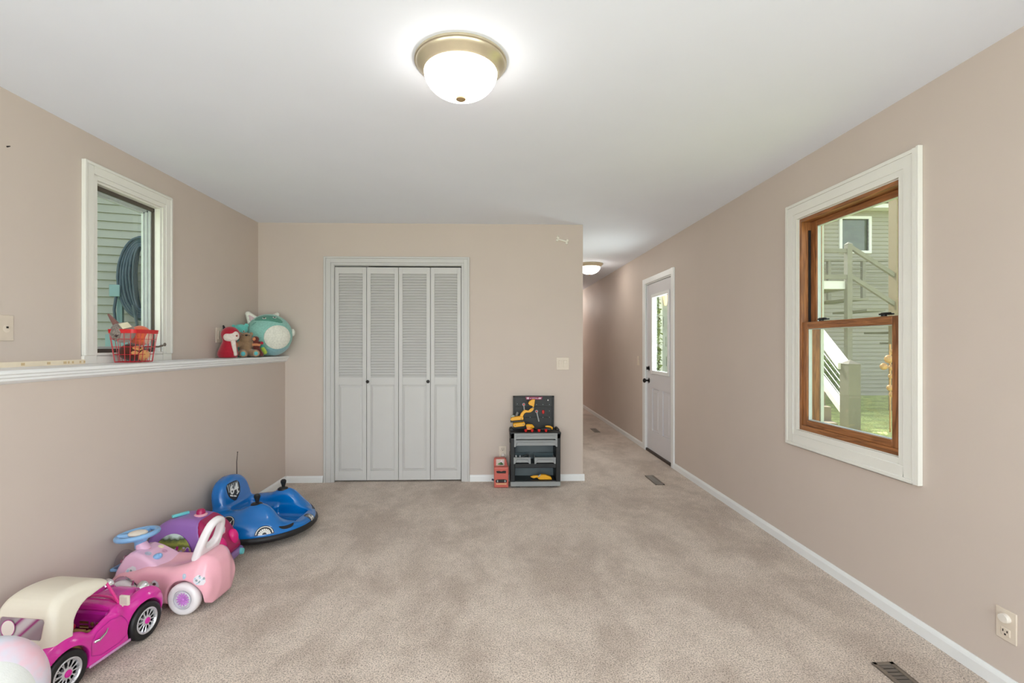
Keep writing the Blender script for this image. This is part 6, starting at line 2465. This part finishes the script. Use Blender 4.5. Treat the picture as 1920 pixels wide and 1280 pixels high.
plush(sx, (f, (-0.02, -0.12, -0.01), (0.1, 0.12, 0.25)), 'chest_stripe', P_rwhite, h=0.0035)
f = s_cap(sx.p(422, 620, 0.0), sx.p(419, 611, 0.0), 3.6 * sx.k, 1.6 * sx.k)
plush(sx, (f, (-0.05, -0.12, 0.1), (0.1, 0.12, 0.3)), 'ear', P_dk, h=0.0035)
MB().ell(sx.p(443.5, 629.5, 0.068), (0.006, 0.008, 0.007), 12, 8).build('nose', mat('rust_nose', (150, 60, 44), rough=0.5), sx.t)

# ---- brown bear
P_br = plush_mat('tan_brown_plush', (150, 122, 92))
P_brl = plush_mat('light_tan_plush', (178, 150, 116))
P_tq = plush_mat('turquoise_plush', (96, 186, 190))
P_or = plush_mat('apricot_plush', (206, 136, 92))
sb = Seat('plush_bear', 'brown plush bear sitting with turquoise soles, beside the crimson fox', 'stuffed toy', 462, -2.035)
f = s_ell(sb.p(461, 651, 0), sb.r(12.5, 16, 0.052)).u(s_ell(sb.p(460.5, 633.5, 0.01), sb.r(12.5, 10.5, 0.050)), 0.01)
f = f.u(s_cap(sb.p(455, 662, 0.03), sb.p(456, 662.5, 0.085), 6.5 * sb.k, 8 * sb.k), 0.01)
f = f.u(s_cap(sb.p(469, 661, 0.03), sb.p(479, 662, 0.080), 6.5 * sb.k, 7 * sb.k), 0.01)
f = f.u(s_cap(sb.p(452, 643, 0.02), sb.p(443, 647, 0.05), 5 * sb.k, 5 * sb.k), 0.01)
f = f.u(s_cap(sb.p(471, 643, 0.0), sb.p(480, 648, 0.02), 5 * sb.k, 4.5 * sb.k), 0.01)
f = f.u(s_ell(sb.p(451, 626, 0.0), sb.r(3.6, 3.6, 0.012)).u(s_ell(sb.p(471, 626, 0.0), sb.r(3.6, 3.6, 0.012))), 0.005)
plush(sb, (f, (-0.09, -0.14, -0.01), (0.14, 0.14, 0.24)), 'body', P_br)
for (qx, qy, rr, xx) in ((456, 662.5, 6.3, 0.115), (479.5, 662.0, 5.6, 0.106)):
    f = s_ell(sb.p(qx, qy, xx), sb.r(rr, rr, 0.010))
    plush(sb, (f, (0.06, -0.14, -0.01), (0.16, 0.14, 0.1)), 'sole', P_brl, h=0.0035)
    f = s_ell(sb.p(qx, qy, xx + 0.006), sb.r(rr * 0.68, rr * 0.68, 0.010))
    plush(sb, (f, (0.06, -0.14, -0.01), (0.16, 0.14, 0.1)), 'sole_patch', P_tq, h=0.003)
f = s_ell(sb.p(442, 647, 0.07), sb.r(5.0, 5.2, 0.014))
plush(sb, (f, (0.02, -0.16, 0.0), (0.12, 0.1, 0.16)), 'paw', P_or, h=0.0035)
MB().ell(sb.p(462, 628.5, 0.064), (0.008, 0.011, 0.007), 14, 10).build('nose', M_black, sb.t)
for q in ((456, 629), (467, 629)):
    MB().ell(sb.p(*q, 0.055), (0.003, 0.0035, 0.0035), 10, 8).build('eye', M_black, sb.t)

# ---- turquoise hippo behind the bear
P_aq = plush_mat('aqua_plush', (104, 196, 186))
sh_ = Seat('plush_hippo', 'turquoise plush animal peeking out behind the brown bear', 'stuffed toy', 451, -2.125)
f = s_ell(sh_.p(451, 617, 0), sh_.r(14, 9.5, 0.042)).u(s_cap(sh_.p(451, 620, -0.01), sh_.p(451, 662, -0.008), 8 * sh_.k, 9 * sh_.k), 0.02)
f = f.u(s_ell(sh_.p(438, 612, 0), sh_.r(3.6, 3.6, 0.012)).u(s_ell(sh_.p(462, 610, 0), sh_.r(4.2, 4.2, 0.014))), 0.004)
plush(sh_, (f, (-0.05, -0.12, -0.01), (0.08, 0.12, 0.30)), 'body', P_aq)
for q in ((446, 621), (457, 621)):
    ew = MB().ell(sh_.p(*q, 0.036), (0.006, 0.009, 0.008), 14, 10).build('eye_white', P_white, sh_.t)
    MB().ell(sh_.p(q[0], q[1] - 0.3, 0.042), (0.003, 0.0045, 0.0045), 10, 8).build('pupil', M_black, ew)
# ---- small monkey and caterpillar toys in front of the cat
P_cho = plush_mat('chocolate_plush', (98, 42, 34))
sm = Seat('plush_monkey', 'small chocolate brown plush monkey squeezed between the bear and the teal cat', 'stuffed toy', 487, -1.94)
f = s_ell(sm.p(479.5, 636, 0), sm.r(6.5, 6, 0.028)).u(s_cap(sm.p(480, 645, 0), sm.p(482, 657, 0), 6 * sm.k, 6 * sm.k), 0.01)
f = f.u(s_cap(sm.p(482, 642, 0.01), sm.p(491, 642.5, 0.02), 2.4 * sm.k, 2.6 * sm.k), 0.006)
f = f.u(s_cap(sm.p(485, 655, 0.01), sm.p(490, 664, 0.035), 3.2 * sm.k, 4.0 * sm.k), 0.008)
plush(sm, (f, (-0.05, -0.06, -0.01), (0.08, 0.08, 0.2)), 'body', P_cho, h=0.004)
f = s_ell(sm.p(476.5, 635.5, 0.024), sm.r(3.4, 3.2, 0.010))
plush(sm, (f, (0, -0.06, 0.05), (0.06, 0.06, 0.2)), 'face', P_or, h=0.003)
MB().ell(sm.p(491, 643, 0.026), (0.012, 0.013, 0.012), 14, 10).build('mitten', P_red, sm.t)
MB().tube([sm.p(474, 646, 0.02), sm.p(481, 646, 0.032), sm.p(488, 646.5, 0.024)], 0.011, 10).build('scarf', P_or, sm.t)
sc_ = Seat('plush_caterpillar', 'tiny teal and lime plush toy on the ledge at the foot of the teal cat', 'stuffed toy', 496, -1.925)
MB().ell(sc_.p(491.5, 649.5, 0.0), (0.018, 0.017, 0.017), 16, 12).build('head', plush_mat('sea_green_plush', (70, 160, 140)), sc_.t)
f = s_cap(sc_.p(492, 652, 0), sc_.p(496, 660, 0.005), 3.5 * sc_.k, 4.6 * sc_.k)
plush(sc_, (f, (-0.04, -0.06, -0.01), (0.05, 0.06, 0.1)), 'body', plush_mat('lime_plush', (166, 190, 70)), h=0.0035)

# ================================================================== red wire basket with plush toys in the window
BX = -2.078
q = at_x(250, 650, BX)
BY = q.y
M_wire = mat('red_wire', (190, 26, 40), rough=0.35)
bk = thing('wire_basket', 'red wire basket holding plush toys on the ledge in front of the left window', 'basket', (BX + 0.004, BY, LZ), 0)
hb_, ht_ = 0.0, 0.178
wb0, lb0 = 0.055, 0.088      # half sizes at the bottom (x, y)
wt0, lt0 = 0.076, 0.103      # half sizes at the top


def rrect(hx, hy, r_, z, n=5):
    pts = []
    for (cx_, cy_, a0) in ((hx - r_, hy - r_, 0), (-hx + r_, hy - r_, PI / 2), (-hx + r_, -hy + r_, PI), (hx - r_, -hy + r_, 3 * PI / 2)):
        for i in range(n + 1):
            a = a0 + PI / 2 * i / n
            pts.append((cx_ + r_ * math.cos(a), cy_ + r_ * math.sin(a), z))
    return pts


m_ = MB()
for t_ in (0.015, 0.25, 0.5, 0.75):
    z = hb_ + 0.004 + (ht_ - 0.004) * t_
    m_.tube(rrect(wb0 + (wt0 - wb0) * t_, lb0 + (lt0 - lb0) * t_, 0.022, z), 0.0017, 6, closed=True)
nx, ny = 4, 6
for i in range(ny):
    u = -1 + 2 * (i + 0.5) / ny
    for s_ in (-1, 1):
        m_.tube([(s_ * wb0, u * lb0, 0.004), (s_ * wt0, u * lt0, ht_)], 0.0017, 6)
    m_.tube([(-wb0, u * lb0, 0.004), (wb0, u * lb0, 0.004)], 0.0017, 6)
for i in range(nx):
    u = -1 + 2 * (i + 0.5) / nx
    for s_ in (-1, 1):
        m_.tube([(u * wb0, s_ * lb0, 0.004), (u * wt0, s_ * lt0, ht_)], 0.0017, 6)
    m_.tube([(u * wb0, -lb0, 0.004), (u * wb0, lb0, 0.004)], 0.0017, 6)
m_.build('wire_mesh', M_wire, bk)
# flat rim band
m_ = MB()
o0, o1 = rrect(wt0 + 0.003, lt0 + 0.003, 0.028, ht_ - 0.010, 6), rrect(wt0 + 0.005, lt0 + 0.005, 0.028, ht_ + 0.012, 6)
i0, i1 = rrect(wt0 + 0.001, lt0 + 0.001, 0.027, ht_ - 0.010, 6), rrect(wt0 + 0.003, lt0 + 0.003, 0.027, ht_ + 0.012, 6)
n = len(o0)
m_.add(o0 + o1 + i1 + i0, [(k * n + i, k * n + (i + 1) % n, ((k + 1) % 4) * n + (i + 1) % n, ((k + 1) % 4) * n + i) for k in range(4) for i in range(n)])
m_.build('rim_band', mat('red_enamel', (206, 34, 40), rough=0.3), bk)


def bsk(name, label, x, y, z):
    return thing(name, label, 'stuffed toy', (BX + x, BY + y, LZ + z), R(-35), 'plush toys in the red basket')


# grey patterned owl, left
P_owl = mat('speckled_grey_plush', (130, 118, 110), rough=0.95, bump=0.5, bscale=260, var=0.55, scale=160, sheen=0.3)
P_owl2 = plush_mat('taupe_grey_plush', (158, 142, 134))
o1 = bsk('plush_bird', 'grey speckled plush toy with a pointed ear, upper left in the red basket', -0.018, -0.054, 0.172)
sdf_obj('body', s_ell((0, 0, 0), (0.055, 0.058, 0.058)), (-0.09, -0.1, -0.08), (0.09, 0.1, 0.08), 0.005, P_owl2, o1, smooth=180)
bd = s_ell((0, 0, 0), (0.055, 0.058, 0.058))
region(bd, Vector((0.01, -0.065, 0.0)), (0.085, 0.045, 0.075), Matrix.Identity(3), 'speckled_side', P_owl, o1, 0.003, 0.005)
f = s_cap((-0.01, -0.028, 0.045), (-0.015, -0.062, 0.100), 0.017, 0.006)
sdf_obj('ear', f, (-0.05, -0.09, 0.02), (0.03, 0.01, 0.115), 0.004, plush_mat('mauve_brown_plush', (126, 88, 82)), o1, smooth=180)
MB().box(0.048, 0.052, -0.030, 0.018, 0.02, 0.058, rot=Matrix.Rotation(R(-38), 3, 'Y') @ Matrix.Rotation(R(20), 3, 'X')).build('care_tag', mat('cream_tag', (220, 212, 182), rough=0.6), o1, bevel=0.001)
MB().ell((0.060, -0.052, -0.02), (0.008, 0.007, 0.007), 10, 8).build('beak', mat('dark_beak', (70, 50, 50), rough=0.5), o1)
# orange round toy, right
P_oro = plush_mat('orange_plush', (232, 112, 72))
P_pch = plush_mat('peach_white_plush', (226, 196, 176))
o2 = bsk('plush_ball', 'round orange and peach plush toy, upper right in the red basket', -0.006, 0.062, 0.156)
b2 = s_ell((0, 0, 0), (0.056, 0.057, 0.060))
sdf_obj('body', b2, (-0.09, -0.09, -0.08), (0.09, 0.09, 0.08), 0.005, P_oro, o2, smooth=180)
region(b2, Vector((0.045, 0.045, -0.02)), (0.055, 0.040, 0.048), Matrix.Identity(3), 'peach_patch', P_pch, o2, 0.003, 0.005)
# brown monkey below
P_dkb = plush_mat('dark_brown_plush', (84, 36, 22))
P_gold = plush_mat('golden_tan_plush', (216, 156, 96))
o3 = bsk('plush_monkey', 'dark brown and golden plush toy at the bottom of the red basket', 0.002, -0.008, 0.060)
b3 = s_ell((0, -0.006, 0), (0.048, 0.062, 0.050)).u(s_ell((0.0, 0.040, -0.014), (0.042, 0.040, 0.038)), 0.02)
sdf_obj('body', b3, (-0.07, -0.09, -0.07), (0.07, 0.1, 0.07), 0.0045, P_dkb, o3, smooth=180)
region(b3, Vector((0.035, 0.050, -0.022)), (0.05, 0.038, 0.034), Matrix.Identity(3), 'golden_belly', P_gold, o3, 0.003, 0.0045)
region(b3, Vector((0.042, 0.016, 0.024)), (0.03, 0.032, 0.014), Matrix.Identity(3), 'golden_brow', P_gold, o3, 0.003, 0.0045)
region(b3, Vector((0.046, -0.006, -0.004)), (0.03, 0.018, 0.012), Matrix.Identity(3), 'golden_muzzle', P_gold, o3, 0.003, 0.0045)
MB().ell((0.046, 0.020, 0.024), (0.005, 0.006, 0.004), 10, 8).build('eye', M_black, o3)
